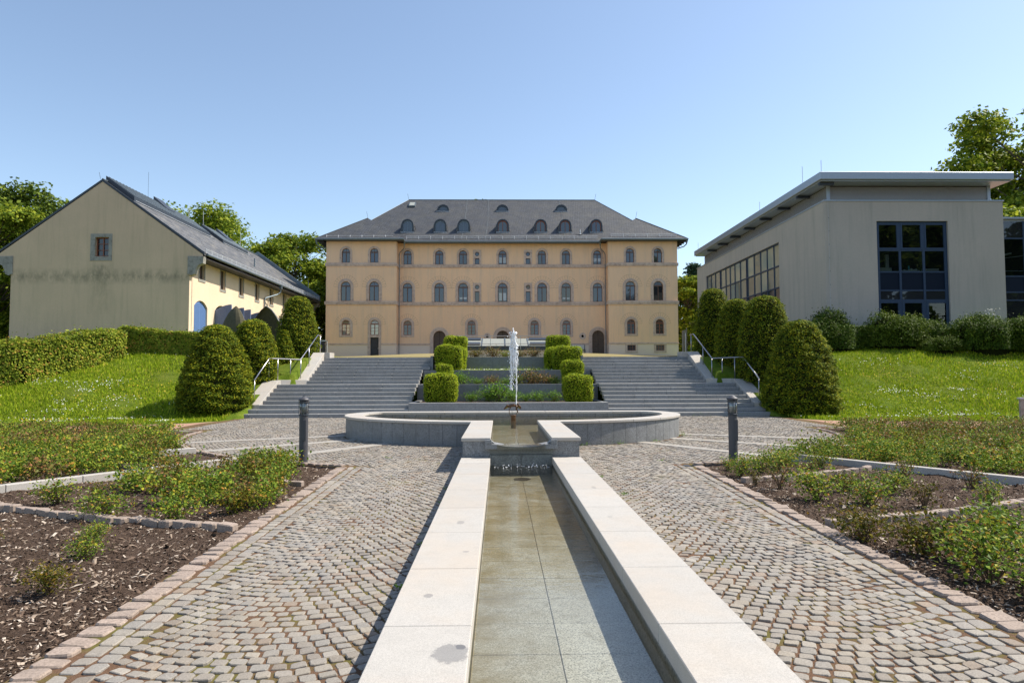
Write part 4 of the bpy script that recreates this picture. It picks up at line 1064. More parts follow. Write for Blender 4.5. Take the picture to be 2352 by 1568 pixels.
# roofs
def rp(name, polys, mat, th=.10):
    b = MB()
    for P in polys: b.prism(P, (0, 0, -th))
    return b.build(name, mat, mb)
ZE = 15.52
ridge_z = ZE + .715*9.3; RY = 70.35+9.3; rxe = 10.96
ME = 17.4
rp('main_roof', [[(-ME, 70.35, ZE), (ME, 70.35, ZE), (rxe, RY, ridge_z), (-rxe, RY, ridge_z)],
                 [(ME, 70.35, ZE), (ME, 89.2, ZE), (rxe, RY, ridge_z)], [(-ME, 70.35, ZE), (-rxe, RY, ridge_z), (-ME, 89.2, ZE)],
                 [(-rxe, RY, ridge_z), (rxe, RY, ridge_z), (ME, 89.2, ZE), (-ME, 89.2, ZE)]], 'slate')
for s in (-1, 1):
    x0, x1 = s*19.0, s*10.15; xc = (x0+x1)/2; hw = abs(x1-x0)/2; za = ZE+.70*hw
    P = [[(x0, 69.2, ZE), (x1, 69.2, ZE), (xc, 69.2+hw, za)], [(x0, 69.2, ZE), (xc, 69.2+hw, za), (xc, 89.8-hw, za), (x0, 89.8, ZE)],
         [(x1, 69.2, ZE), (x1, 89.8, ZE), (xc, 89.8-hw, za), (xc, 69.2+hw, za)], [(x0, 89.8, ZE), (xc, 89.8-hw, za), (x1, 89.8, ZE)]]
    rp('wing_roof', P, 'slate')
    MB().tube([(x0, 69.2, ZE+.03), (xc, 69.2+hw, za+.03)], .035, 5).build('hip_ridge', 'darkmetal', mb)
    # soffit and gutter
    a, c = sorted((x0, x1)); MB().box(a+.1, c-.1, 69.3, FW+.3, 15.36, 15.41).build('soffit', 'darkmetal', mb)
    xa, xb = sorted((x0, s*XL)); MB().box(xa, xb, 69.3, 89, 15.36, 15.41).build('soffit', 'darkmetal', mb)
    g = MB(); g.tube([(a-.03, 69.14, 15.46), (c+.03, 69.14, 15.46)], .095, 8); g.box(a, c, 69.2, 69.24, 15.34, 15.52); g.build('gutter', 'zinc', mb, smooth=False)
    MB().tube([(x0, 69.1, 15.46), (x0, 89, 15.46)], .09, 8).build('gutter', 'zinc', mb)
    MB().tube([(x1, 69.1, 15.46), (x1, 70.3, 15.42)], .09, 8).build('gutter', 'zinc', mb)
    for k in range(5): MB().box(min(x0+s*-.75, x0), max(x0+s*-.75, x0), 69.6+k*.9, 69.72+k*.9, 15.22, 15.36).build('rafter_end', 'darkdoor', mb)
    # downpipes
    MB().tube([(s*10.15, 70.28, 15.38), (s*10.18, 70.35, 15.05), (s*10.22, 70.5, 14.75), (s*10.72, 70.95, 14.35), (s*10.78, 71.05, 14.2), (s*10.78, 71.05, 3.8)], [.11, .05, .042, .042, .042, .042], 8).build('downpipe', 'zinc', mb)
    MB().tube([(s*18.95, 69.15, 15.38), (s*18.9, 69.3, 14.95), (s*18.7, 69.5, 14.75), (s*18.15, 69.9, 14.6)], [.11, .06, .055, .055], 8).build('downpipe', 'zinc', mb)
g = MB(); g.tube([(-10.15, 70.30, 15.40), (10.15, 70.30, 15.40)], .09, 8); g.box(-10.15, 10.15, 70.36, 70.39, 15.28, 15.5); g.build('gutter', 'zinc', mb)
MB().box(-10.2, 10.2, 70.42, FM+.3, 15.36, 15.41).build('soffit', 'darkmetal', mb)
MB().tube([(-rxe, RY, ridge_z+.03), (rxe, RY, ridge_z+.03)], .05, 6).build('ridge', 'zinc', mb)
for s in (-1, 1): MB().tube([(s*ME, 70.35, ZE+.03), (s*rxe, RY, ridge_z+.03)], .025, 5).build('hip_ridge', 'darkmetal', mb)
def zroof(y): return ZE+.715*(y-70.35)
# lightning conductors and snow guards
for x in (-4.1, 6.7, -1.6):
    MB().tube([(x-.2, 70.5, zroof(70.5)+.05), (x, 74, zroof(74)+.05), (x, 79.6, zroof(79.6)+.06)], .010, 4).build('conductor_wire', 'zinc', mb)
for s in (-1, 1):
    for x, y, z in ((s*rxe, RY, ridge_z), (s*14.57, 73.6, 18.6)): MB().tube([(x, y, z), (x+s*.15, y, z+.75)], .015, 4).build('lightning_rod', 'darkmetal', mb)
def guard(x0, x1, y, z, name='snow_guard'):
    b = MB(); L = x1-x0
    b.tube([(x0, y, z+.05), (x1, y, z+.05)], .012, 4); b.tube([(x0, y, z+.28), (x1, y, z+.28)], .012, 4)
    k = 0.0
    while k < L: b.box(x0+k-.008, x0+k+.008, y-.008, y+.008, z+.05, z+.28); k += .13
    k = 0.0
    while k < L: b.tube([(x0+k, y-.1, z-.1), (x0+k, y, z+.3), (x0+k, y+.25, z+.12)], .012, 4); k += 1.25
    b.build(name, 'galv', mb)
guard(-10, 10, 70.75, zroof(70.75)); guard(11.2, 18.0, 69.6, ZE+.28)
b = MB(); b.tube([(-18.0, 69.6, ZE+.35), (-11.2, 69.6, ZE+.35)], .015, 4)
for x in np.arange(-18, -11, 1.2): b.tube([(x, 69.5, ZE+.1), (x, 69.6, ZE+.42)], .02, 4)
b.build('snow_guard', 'galv', mb)
MB().tube([(8.25, 71.6, zroof(71.6)-.1), (8.25, 71.6, zroof(71.6)+.55)], .05, 8).tube([(8.25, 71.6, zroof(71.6)), (8.25, 71.6, zroof(71.6)+.06)], [.2, .06], 8).build('vent_pipe', 'galv', mb)
# dormers
def dormer(cx, yf, zb, w, h, wood, small=False):
    r = w/2; fr = .14 if not small else .12
    T0 = lambda u, z: (u, yf, z)
    if not small:
        O = [(cx-r, zb), (cx+r, zb)] + [(cx+r*math.cos(a), zb+h-r+r*math.sin(a)) for a in np.linspace(0, math.pi, 14)]
        ri = r-fr; I = [(cx-ri, zb+.08), (cx+ri, zb+.08)] + [(cx+ri*math.cos(a), zb+h-r+ri*math.sin(a)) for a in np.linspace(0, math.pi, 14)]
    else:
        O = [(cx-r, zb), (cx+r, zb)] + [(cx+r*math.cos(a), zb+.12+(h-.12)*math.sin(a)) for a in np.linspace(0, math.pi, 14)]
        ri = r-fr*1.6; I = [(cx-ri, zb+.10), (cx+ri, zb+.10)] + [(cx+ri*math.cos(a), zb+.14+(h-.12-fr*1.6)*math.sin(a)) for a in np.linspace(0, math.pi, 14)]
    bb = MB(); ringpoly(bb, O, I, T0, (0, -.10, 0), back=.05)
    n = len(O); Lb = (h+.3)/.715
    P = [Vector((u, yf, z)) for u, z in O]
    bb.add(P+[p+Vector((0, Lb, 0)) for p in P], [(i, (i+1) % n, n+(i+1) % n, n+i) for i in range(n)])
    d = bb.build('dormer', 'darkmetal', mb, smooth=False)
    MB().box(cx-r-.06, cx+r+.06, yf-.16, yf, zb-.06, zb).build('dormer_sill', 'galv', d)
    if not small:
        # scaly slate cheeks fanning out on both sides
        for s in (-1, 1):
            bb = MB()
            for k in range(9):
                z0 = zb+.02+k*.10; bb.prism([(cx+s*r, yf+.05, z0), (cx+s*(r+.20-.018*k), yf+.10, z0), (cx+s*(r+.14-.018*k), yf+.12, z0+.11), (cx+s*r, yf+.05, z0+.12)], (0, .9, 0))
            bb.build('slate_cheek', 'tile', d)
    # sash
    bb = MB(); I2 = [(cx+(u-cx)*.86, zb+.14+(z-zb-.14)*.90) for u, z in I]
    ringpoly(bb, I, I2, lambda u, z: (u, yf+.05, z), (0, -.03, 0), back=.04)
    if not small: bb.box(cx-.03, cx+.03, yf-.0, yf+.06, zb+.1, zb+h-fr-.05)
    bb.build('sash', wood, d)
    MB().add([(u, yf+.06, z) for u, z in I], [tuple(range(len(I)))]).build('pane', 'pane', d)
for x, wd in ((-10.09, 'zinc'), (-6.62, 'zinc'), (-4.12, 'zinc'), (.03, 'mahog'), (4.08, 'mahog'), (6.70, 'mahog'), (10.02, 'mahog')):
    dormer(x, 72.1, zroof(72.1)-.02, 1.30, 1.42, wd)
for x in (-6.70, .03, 6.73): dormer(x, 76.85, zroof(76.85)-.02, 1.36, .78, 'zinc', True)
sy = 77.8; z0_ = zroof(sy)
sk = MB().hexa([(-10.75, sy, z0_), (-10.0, sy, z0_), (-10.0, sy+.9, z0_+.64), (-10.75, sy+.9, z0_+.64), (-10.75, sy-.1, z0_+.16), (-10.0, sy-.1, z0_+.16), (-10.0, sy+.8, z0_+.80), (-10.75, sy+.8, z0_+.80)]).build('roof_window', 'zinc', mb)
MB().add([(-10.66, sy-.02, z0_+.235), (-10.09, sy-.02, z0_+.235), (-10.09, sy+.72, z0_+.765), (-10.66, sy+.72, z0_+.765)], [(0, 1, 2, 3)]).build('pane', 'glasscream', sk)

# ------------------------------------------------------------------ barn on the left
bn = thing('gabled_barn', 'long barn with a bare weathered gable, slate roof and blue doors', 'building', (-26.5, 45, 3.5))
GX0, GX1, GC = -32.30, -20.71, -26.52
sl = .722; EX = -19.80; EZ = 9.72; AZ = EZ+sl*(EX-GC)
def gable(Y, holes, mat, name='gable_wall'):
    o = [(GX0, 2.0), (GX1, 2.0), (GX1, 9.0), (EX-.06, 9.35), (EX-.06, EZ-.14), (GC, AZ-.14), (2*GC-EX+.06, EZ-.14), (2*GC-EX+.06, 9.35), (GX0, 9.0)]
    return wall(name, o, holes, lambda u, z: (u, Y, z), (0, 1, 0), mat, bn, depth=.3)
gable(45, [rect_pts(-26.45, 9.45, .88, 1.28)], 'gable')
gable(74, [], 'gable')
# side wall with slit windows and arched doorways
wy = [46.85, 50.39, 54.0, 57.5, 61.1, 64.8, 68.3, 71.85]; dz = 7.92
dy = [(45.74, 47.83), (49.12, 51.35), (52.85, 55.1), (56.9, 59.1), (60.6, 62.8)]
Hs = [rect_pts(y, dz+(.25 if i < 1 else 0), .80, 1.42-(.25 if i < 1 else 0)) for i, y in enumerate(wy)] + [seg_arch((a+c)/2, 3.0, c-a, 3.72, .42) for a, c in dy]
wall('side_wall', [(45, 2), (74, 2), (74, 9.6), (45, 9.6)], Hs, lambda u, z: (GX1, u, z), (-1, 0, 0), 'cream', bn, depth=.38)
MB().add([(GX0, 45, 2), (GX0, 74, 2), (GX0, 74, 9.6), (GX0, 45, 9.6)], [(0, 1, 2, 3)]).build('side_wall', 'gable', bn)
MB().box(GX0+.5, GX1-.55, 45.6, 73.5, 2.5, 9.5).build('interior', 'black', bn)
MB().box(GX0-.06, GX1+.05, 44.93, 45.0, 2.0, 3.93).build('plinth_ledge', 'gable', bn)
for i, y in enumerate(wy):
    z0_ = dz+(.25 if i < 1 else 0)
    bb = MB()
    for s in (-1, 1): a, c = sorted((y+s*.401, y+s*.53)); bb.box(GX1-.02, GX1+.02, a, c, z0_-.15, 9.34)
    bb.box(GX1-.02, GX1+.035, y-.54, y+.54, z0_-.17, z0_-.001)
    f_ = bb.build('slit_window', 'greystone', bn)
    MB().add([(GX1-.15, y-.40, z0_), (GX1-.15, y+.40, z0_), (GX1-.15, y+.40, 9.34), (GX1-.15, y-.40, 9.34)], [(0, 1, 2, 3)]).build('pane', 'rustwood', f_)
    MB().box(GX1-.145, GX1-.12, y-.03, y+.03, z0_, 9.34).build('glazing_bar', 'brown', f_)
# gable window
bb = MB(); ringpoly(bb, rect_pts(-26.49, 9.17, 1.40, 1.78), rect_pts(-26.45, 9.45, .88, 1.28), TF(45), (0, -.03, 0)); f_ = bb.build('gable_window', 'greystone', bn)
wf = MB(); ringpoly(wf, rect_pts(-26.45, 9.45, .88, 1.28), rect_pts(-26.45, 9.52, .74, 1.14), TF(45.2), (0, -.04, 0)); wf.box(-26.48, -26.42, 45.17, 45.22, 9.5, 10.7); wf.box(-26.85, -26.05, 45.175, 45.215, 9.87, 9.91); wf.box(-26.85, -26.05, 45.175, 45.215, 10.28, 10.32); wf.build('frame', 'mahog', f_)
MB().add([(u, 45.23, z) for u, z in rect_pts(-26.45, 9.45, .88, 1.28)], [(0, 1, 2, 3)]).build('pane', 'panedark', f_)
# kneelers (curved corbel stones under the eaves)
for s in (-1, 1):
    for Y in (44.96, 73.6):
        xb = GX1 if s > 0 else GX0
        prof = [(0, 8.28), (.10, 8.20), (.34, 8.30), (.42, 8.62), (.55, 8.86), (.88, 9.0), (.92, 9.45), (-.12, 9.47), (-.12, 8.28)]
        MB().prism([(xb+s*u, Y-.02, z) for u, z in prof], (0, .42, 0)).build('kneeler', 'greystone', bn)
# roof planes: slates as pieces
def barn_roof(s):
    b = MB(); xe = GC+s*(EX-GC)
    b.prism([(xe, 45.1, EZ-.02), (xe, 73.7, EZ-.02), (GC, 73.7, AZ-.02), (GC, 45.1, AZ-.02)], (0, 0, -.16)); return b.build('roof', 'tile', bn)
rf = barn_roof(1); barn_roof(-1)
sw, sh = .40, .30; Ls = math.hypot(1, sl); rowdx = sh/Ls*1.0
V = []; pos = []
nrow = int((EX-GC)/rowdx); rg = np.random.default_rng(4)
tiles = []
for j in range(nrow):
    x1 = EX+.03-j*rowdx; x2 = x1-rowdx*1.15
    y = 45.12 - (j % 2)*.2
    while y < 73.6:
        y2 = min(y+sw, 73.68); ya = max(y, 45.12)
        if y2-ya > .1: tiles.append((x1, x2, ya, y2))
        y += sw
tiles.sort(key=lambda t: math.hypot(t[0], t[2]))
def zr_(x): return EZ+sl*(EX-x)
def tile_geo(t):
    x1, x2, a, c = t; q = rg.uniform(.012, .024); j = rg.uniform(-.01, .012)
    x1 += j; z1, z2 = zr_(x1), zr_(x2)
    P = [(x1, a+.004, z1+q), (x1, c-.004, z1+q), (x2, c-.004, z2+.004), (x2, a+.004, z2+.004), (x1, a+.004, z1-.005), (x1, c-.004, z1-.005), (x1+.04, (a+c)/2+.12, z1+q-.03)]
    return P, [(0, 3, 2), (0, 2, 1), (4, 0, 1), (4, 1, 5)]
def vis_t(t): return not (t[1] < -24.7 and (t[2] < 58 or 60 < t[2] < 67))
tiles = [t for t in tiles if vis_t(t)]
for t in tiles[:300]:
    P, Fq = tile_geo(t); fast('slate', P, np.array(Fq), 'tile', parent=rf)
VV = []; FF = []
for t in tiles[300:]:
    P, Fq = tile_geo(t); k = len(VV); VV += P; FF += [tuple(i+k for i in f) for f in Fq]
fast('slates', VV, np.array(FF), 'tile', parent=rf, kind='stuff')
print('barn slates', len(tiles))
# raised metal skylight bands near the ridge
def zn(x, off): return zr_(x)+off
for a, c in ((45.55, 57.6), (60.2, 66.2)):
    xt, xb_ = GC-.1, -24.72
    b = MB().hexa([(xt, a, zn(xt, -.1)), (xb_, a, zn(xb_, -.1)), (xb_, c, zn(xb_, -.1)), (xt, c, zn(xt, -.1)), (xt, a, zn(xt, .34)), (xb_, a, zn(xb_, .30)), (xb_, c, zn(xb_, .30)), (xt, c, zn(xt, .34))])
    s_ = b.build('skylight_band', 'darkmetal', bn)
    MB().add([(xt+.1, a+.1, zn(xt+.1, .345)), (xb_-.06, a+.1, zn(xb_-.06, .307)), (xb_-.06, c-.1, zn(xb_-.06, .307)), (xt+.1, c-.1, zn(xt+.1, .345))], [(0, 1, 2, 3)]).build('pane', 'glasscream' if False else 'pane', s_)
    y = a+.35
    while y < c:
        MB().tube([(xt, y, zn(xt, .36)), (xb_, y, zn(xb_, .33))], .022, 4).build('glazing_rib', 'zinc', s_); y += .42
    ym = a+(c-a)*.52
    MB().hexa([(xt, ym, zn(xt, .36)), (xt+1.0, ym, zn(xt+1.0, .36)), (xt+1.0, ym+1.4, zn(xt+1.0, .36)), (xt, ym+1.4, zn(xt, .36)), (xt, ym, zn(xt, .62)), (xt+1.0, ym, zn(xt+1.0, .44)), (xt+1.0, ym+1.4, zn(xt+1.0, .44)), (xt, ym+1.4, zn(xt, .62))]).build('vent_flap', 'darkmetal', s_)
    MB().tube([(xb_+.12, a, zn(xb_+.12, .1)), (xb_+.12, c+.3, zn(xb_+.12, .1))], .025, 4).build('snow_rail', 'galv', s_)
# verges
for Y, mt_ in ((44.97, 'darkmetal'), (73.9, 'zinc')):
    for s in (-1, 1):
        xe = GC+s*(EX-GC+.03); up = .03 if Y < 50 else .45; wd = .12 if Y < 50 else .3
        MB().hexa([(xe, Y, EZ-.13), (xe, Y+wd, EZ-.13), (GC, Y+wd, AZ-.13), (GC, Y, AZ-.13), (xe, Y, EZ+up), (xe, Y+wd, EZ+up), (GC, Y+wd, AZ+up), (GC, Y, AZ+up)]).build('verge', mt_, bn)
MB().tube([(GC, 45, AZ+.03), (GC, 73.8, AZ+.03)], .06, 6).build('ridge', 'zinc', bn)
# eaves: soffit, gutter, snow fence, downpipe
MB().box(GX1, EX+.02, 45.45, 73.6, 9.34, 9.40).build('soffit', 'darkdoor', bn)
MB().tube([(EX+.10, 45.3, 9.62), (EX+.10, 73.8, 9.58)], .085, 8).build('gutter', 'zinc', bn)
b = MB()
for k in np.arange(45.3, 73.7, .10): b.box(EX-.002, EX+.012, k, k+.018, EZ+.04, EZ+.28)
b.box(EX-.005, EX+.02, 45.3, 73.7, EZ+.27, EZ+.295); b.box(EX-.005, EX+.02, 45.3, 73.7, EZ+.03, EZ+.05)
b.build('snow_fence', 'galv', bn)
for k in np.arange(45.4, 73.7, .85): MB().tube([(EX+.02, k, EZ+.0), (EX+.02, k, EZ+.30), (EX-.25, k, EZ+.22)], .016, 4).build('fence_bracket', 'galv', bn)
yd = 60.5
MB().box(EX+.0, EX+.22, yd-.12, yd+.12, 9.25, 9.6).tube([(EX+.10, yd, 9.3), (EX+.08, yd, 8.95), (EX-.1, yd-.2, 8.75), (GX1+.12, yd-1.3, 8.3), (GX1+.10, yd-1.4, 8.1), (GX1+.10, yd-1.4, 4.0)], .06, 8).build('downpipe', 'zinc', bn)
MB().tube([(-21.6, 59.3, zr_(-21.6)-.1), (-21.6, 59.3, zr_(-21.6)+.75)], .06, 8).build('vent_pipe', 'zinc', bn)
MB().tube([(-26.6, 44.9, AZ), (-26.7, 44.9, AZ+.45)], .012, 4).build('lightning_rod', 'darkmetal', bn)
MB().tube([(-26.1, 50, AZ-.3), (-26.1, 50, AZ+2.0)], .010, 4).build('lightning_rod', 'darkmetal', bn)
for y in (57.5, 60.3, 69): MB().tube([(GC, y, AZ), (GC, y, AZ+1.6)], .015, 4).build('lightning_rod', 'galv', bn)
for y in (74.0, ): MB().tube([(-21.0, 73.9, zr_(-21.0)+.4), (-21.0, 73.9, zr_(-21.0)+1.2)], .02, 4).build('lightning_rod', 'galv', bn)
MB().tube([(GX1+.02, 45.35, 9.2), (GX1+.02, 45.35, 4)], .012, 4).build('conductor_wire', 'greystone', bn)
MB().box(GX1, GX1+.08, 45.16, 45.4, 4.3, 4.55).build('meter_box', 'galv', bn)
# doors: first pair shut, the others folded out from the wall
def leaf_poly(w, h0, h1, n=7):   # hinge side height h0, free side h1 following the arch
    return [(0, 0), (w, 0)] + [(w*(1-t), h0+(h1-h0)*math.sin((1-t)*math.pi/2)) for t in np.linspace(0, 1, n)]
def leafm(hinge, ang, w, h0, h1, mat, inner, lab=None):
    """door leaf turned about a vertical hinge; ang measured from the wall line"""
    d = Vector((math.sin(ang), math.cos(ang), 0)); nn = Vector((math.cos(ang), -math.sin(ang), 0)); H_ = Vector(hinge)
    b = MB(); P = leaf_poly(w, h0, h1)
    b.prism([H_+d*u+Vector((0, 0, z)) for u, z in P], nn*.05)
    o = b.build('door', mat, bn)
    npl = 7
    for k in range(npl):
        u0, u1 = w*k/npl+.012, w*(k+1)/npl-.012; um = (u0+u1)/2
        ht = h0+(h1-h0)*math.sin(um/w*math.pi/2)-.14
        for side in (-1, 1):
            off = nn*(-.014 if side < 0 else .064)
            q = [H_+off-nn*.014*0+d*u+Vector((0, 0, z)) for u, z in ((u0, .05), (u1, .05), (u1, ht), (u0, ht))]
            MB().prism(q, nn*(.013 if side < 0 else -.013)).build('plank', mat, o)
    if inner:
        b = MB(); off = nn*(-.04)
        def bar(p0, p1, t=.07):
            a = H_+off+d*p0[0]+Vector((0, 0, p0[1])); c = H_+off+d*p1[0]+Vector((0, 0, p1[1]))
            dd = (c-a).normalized(); pp = dd.cross(nn)*t; b.prism([a-pp, c-pp, c+pp, a+pp], nn*.025)
        for z in (.6, 1.7, 2.5): bar((.05, z), (w-.05, z))
        bar((.07, .05), (.07, h0-.05)); bar((w-.07, .05), (w-.07, h1-.05)); bar((.1, 1.75), (w-.1, h1-.4), .05)
        b.build('brace', mat, o)
a, c = dy[0]; md_ = (a+c)/2
leafm((GX1-.12, a, 3.4), 0, (c-a)/2-.01, 2.9, 3.26, 'bluedoor', False)
leafm((GX1-.12, c, 3.4), math.pi, (c-a)/2-.01, 2.9, 3.26, 'bluedoor', False)
for a, c in dy[1:]:
    leafm((GX1+.03, a+.02, 3.4), math.pi/2+.05, (c-a)/2+.05, 2.92, 3.30, 'bluegrey', True)
    leafm((GX1+.03, c-.02, 3.4), math.pi/2-.12, (c-a)/2+.05, 2.92, 3.30, 'bluegrey', True)

# ------------------------------------------------------------------ modern building on the right
mo = thing('modern_hall', 'modern flat roofed hall in grey render with blue framed windows', 'building', (22, 36, 3.3))
QX0, QX1, QY0, QY1, QZ = 17.13, 26.86, 36.0, 59.6, 10.86
wall('front_wall', [(QX0, 2), (QX1, 2), (QX1, QZ), (QX0, QZ)], [[(19.94, 3.25), (23.82, 3.25), (23.82, 9.79), (19.94, 9.79)]], TF(QY0), (0, 1, 0), 'concrete', mo, depth=.3)
wall('side_wall', [(QY0, 2), (QY1, 2), (QY1, QZ), (QY0, QZ)], [[(42.05, 5.5), (57.1, 5.5), (57.1, 9.83), (42.05, 9.83)]], lambda u, z: (QX0, u, z), (1, 0, 0), 'concrete', mo, depth=.25)
MB().add([(QX1, QY0, 2), (QX1, QY1, 2), (QX1, QY1, QZ), (QX1, QY0, QZ)], [(0, 1, 2, 3)]).build('side_wall', 'concrete', mo)
MB().add([(QX0, QY1, 2), (QX1, QY1, 2), (QX1, QY1, QZ), (QX0, QY1, QZ)], [(0, 1, 2, 3)]).build('back_wall', 'concrete', mo)
MB().box(QX0-.03, QX1+.05, QY0-.05, QY0+.3, QZ+.002, QZ+.07).box(QX0-.04, QX0+.3, QY0+.301, QY1, QZ+.002, QZ+.07).build('wall_cap', 'fascia', mo)
for z in np.arange(4.2, 10.6, .72): MB().tube([(QX0+.22, QY0-.02, z), (QX0+.22, QY0+.01, z)], .018, 6).build('anchor_point', 'darkmetal', mo)
MB().tube([(QX0+.20, QY0-.012, 3), (QX0+.20, QY0-.012, QZ)], .006, 4).build('conductor_wire', 'galv', mo)
# louvred attic
lx0, lx1, ly0 = QX0+.35, QX1-.45, QY0+.38
for k in range(13):
    z = QZ+.09+k*.062
    MB().prism([(lx0, ly0, z), (lx0, ly0+.05, z+.055), (lx0, ly0+.06, z+.055), (lx0, ly0+.01, z)], (lx1-lx0, 0, 0)).build('louvre_slat', 'louvre', mo)
    MB().prism([(lx0, ly0+.1, z), (lx0+.05, ly0+.1, z+.055), (lx0+.06, ly0+.1, z+.055), (lx0+.01, ly0+.1, z)], (0, QY1-1-ly0, 0)).build('louvre_slat', 'louvre', mo)
MB().box(lx0+.06, lx1-.05, ly0+.07, QY1-.9, QZ+.05, 11.95).build('attic_wall', 'lampgrey', mo)
for x in (lx0-.02, lx1-.12): MB().box(x, x+.17, ly0-.05, ly0+.05, QZ+.07, 11.95).build('corner_post', 'fascia', mo)
MB().box(16.62, 27.0, 35.3, 58.7, 11.86, 12.27).build('roof_slab', 'fascia', mo, bevel=.02)
MB().box(16.74, 26.9, 35.42, 58.6, 11.80, 11.857).build('roof_soffit', 'fascia', mo)
for y in (35.75, 38.5, 41.2, 44.05, 46.95, 49.8, 52.65, 55.35): MB().box(16.75, lx0+.05, y-.10, y+.10, 11.66, 11.80).build('roof_bracket', 'darkmetal', mo)
for x, y, h in ((16.9, 38.0, 1.1), (16.9, 35.75, .75), (16.9, 44.4, .7), (16.9, 58.4, .7)): MB().tube([(x, y, 12.2), (x, y, 12.27+h)], .014, 5).build('lightning_rod', 'galv', mo)
# front window wall
Y_ = QY0+.16
xs4 = [19.94, 21.23, 22.53, 23.82]
zt_ = [9.79, 8.22, 7.05, 6.05, 5.53, 3.25]
fr = MB()
for i, x in enumerate(xs4):
    w_ = .09 if i in (0, 3) else .06; xc = x+.09 if i == 0 else x-.09 if i == 3 else x
    fr.box(xc-w_, xc+w_, Y_-.05, Y_+.05, 3.25, 9.79)
for z in zt_[:-1]: fr.box(19.94, 23.82, Y_-.045, Y_+.045, z-.09 if z == 9.79 else z-.04, z if z == 9.79 else z+.04)
wf = fr.build('window_wall', 'bluesteel', mo)
for i in range(3):
    a, c = xs4[i]+.06, xs4[i+1]-.06
    b = MB(); ringpoly(b, rect_pts((a+c)/2, 8.27, c-a, 1.42), rect_pts((a+c)/2, 8.36, c-a-.18, 1.24), TF(Y_), (0, -.06, 0), back=.03); b.build('sash', 'bluesteel', wf)
    for z0_, z1_, mt_ in ((8.26, 9.7, 'panemod'), (7.09, 8.18, 'panemod'), (6.09, 7.01, 'bluedark'), (5.57, 6.01, 'panedark'), (3.3, 5.49, 'panemod')):
        MB().add([(a, Y_-.01, z0_), (c, Y_-.01, z0_), (c, Y_-.01, z1_), (a, Y_-.01, z1_)], [(0, 1, 2, 3)]).build('pane' if mt_ != 'bluedark' else 'spandrel_panel', mt_, wf)
    b = MB(); ringpoly(b, rect_pts((a+c)/2, 3.3, c-a, 2.19), rect_pts((a+c)/2, 3.42, c-a-.24, 1.95), TF(Y_), (0, -.06, 0), back=.03); b.build('door', 'bluesteel', wf)
# rooms behind
MB().box(19.0, 24.6, 36.5, 43.0, 7.0, 7.08).box(19.0, 24.6, 36.5, 43, 9.85, 9.95).box(19, 24.6, 43, 43.1, 3.2, 10).box(18.9, 19, 36.5, 43, 3.2, 10).box(24.6, 24.7, 36.5, 43, 3.2, 10).box(19, 24.6, 36.5, 43, 3.1, 3.2).build('interior', plain('dim_interior', (.06, .065, .06), .9), mo)
for x0, x1, h in ((20.08, 20.9, .22), (22.6, 23.5, .17)): MB().box(x0, x1, 36.36, 36.5, 7.10, 7.10+h).build('sill_box', 'white', mo)
MB().box(20.95, 21.14, 37.0, 37.1, 7.1, 8.15).build('interior_screen', 'white', mo)
for k in range(9):
    x = 21.30+k*.13; MB().box(x, x+.09, 36.36, 36.42, 7.10, 7.10+random.uniform(.08, .18)).build('sill_figure', 'white', mo)
MB().tube([(21.86, 36.4, 7.2), (21.86, 36.4, 7.42)], .045, 8).build('blue_bottle', plain('cyan_bottle', (.05, .40, .50), .3), mo)
MB().box(21.6, 22.2, 42.5, 42.6, 3.4, 5.4).build('interior_screen', plain('ochre_screen', (.28, .20, .02), .8), mo)
# side strip window
X_ = QX0+.14; ysm = [42.05]; 
grp = [42.05, 43.1, 44.2, 45.33, 46.5, 47.75, 47.98, 49.2, 50.35, 51.4, 52.4, 53.55, 53.75, 54.95, 56.05, 57.1]
fr = MB()
for y in grp: fr.box(X_-.05, X_+.05, y-.04, y+.04, 5.5, 9.83)
for z in (9.78, 8.38, 7.03, 5.7): fr.box(X_-.045, X_+.045, 42.05, 57.1, z-.04, z+.045)
wf = fr.build('strip_window', 'bluesteel', mo)
for a, c in zip(grp[:-1], grp[1:]):
    if c-a < .4: continue
    for z0_, z1_ in ((8.43, 9.73), (7.08, 8.33), (5.75, 6.98)):
        MB().box(X_-.0, X_+.01, a+.04, c-.04, z0_, z1_).build('pane', 'paneside' if z0_ > 7 else 'panedark', wf)
# glazed annex further right
an = thing('glass_annex', 'dark glazed wing attached to the right of the modern hall', 'building', (30, 36.6, 3.3))
AX0, AX1, AY = 26.95, 34.0, 36.55
MB().box(AX0, AX1, AY+.08, 46, 9.9, 10.02).box(AX0, AX1, AY-.1, AY+.3, 10.021, 10.12).build('roof_edge', 'fascia', an)
MB().box(AX0, AX1, AY+.3, 46, 10.03, 10.10).build('roof', 'redpath', an)
fr = MB()
for x in np.arange(AX0, AX1+.1, 1.41): fr.box(x-.04, x+.04, AY-.03, AY+.05, 3.0, 9.9)
for z in (8.95, 6.87, 6.0, 5.56): fr.box(AX0, AX1, AY-.028, AY+.048, z-.035, z+.035)
fr.build('frame', 'bluesteel', an)
for k, x in enumerate(np.arange(AX0, AX1-.1, 1.41)):
    for z0_, z1_, mt_ in ((8.99, 9.88, 'panedark'), (6.91, 8.91, 'panemod'), (6.04, 6.83, 'bluedark'), (5.6, 5.96, 'panedark'), (3.0, 5.52, 'panedark')):
        MB().add([(x+.045, AY, z0_), (x+1.365, AY, z0_), (x+1.365, AY, z1_), (x+.045, AY, z1_)], [(0, 1, 2, 3)]).build('pane' if mt_ != 'bluedark' else 'spandrel_panel', mt_, an)
MB().box(AX0, AX1, AY+4, AY+4.1, 3, 9.9).box(AX0, AX1, AY+.3, AY+4, 6.3, 6.4).build('interior', 'black', an)
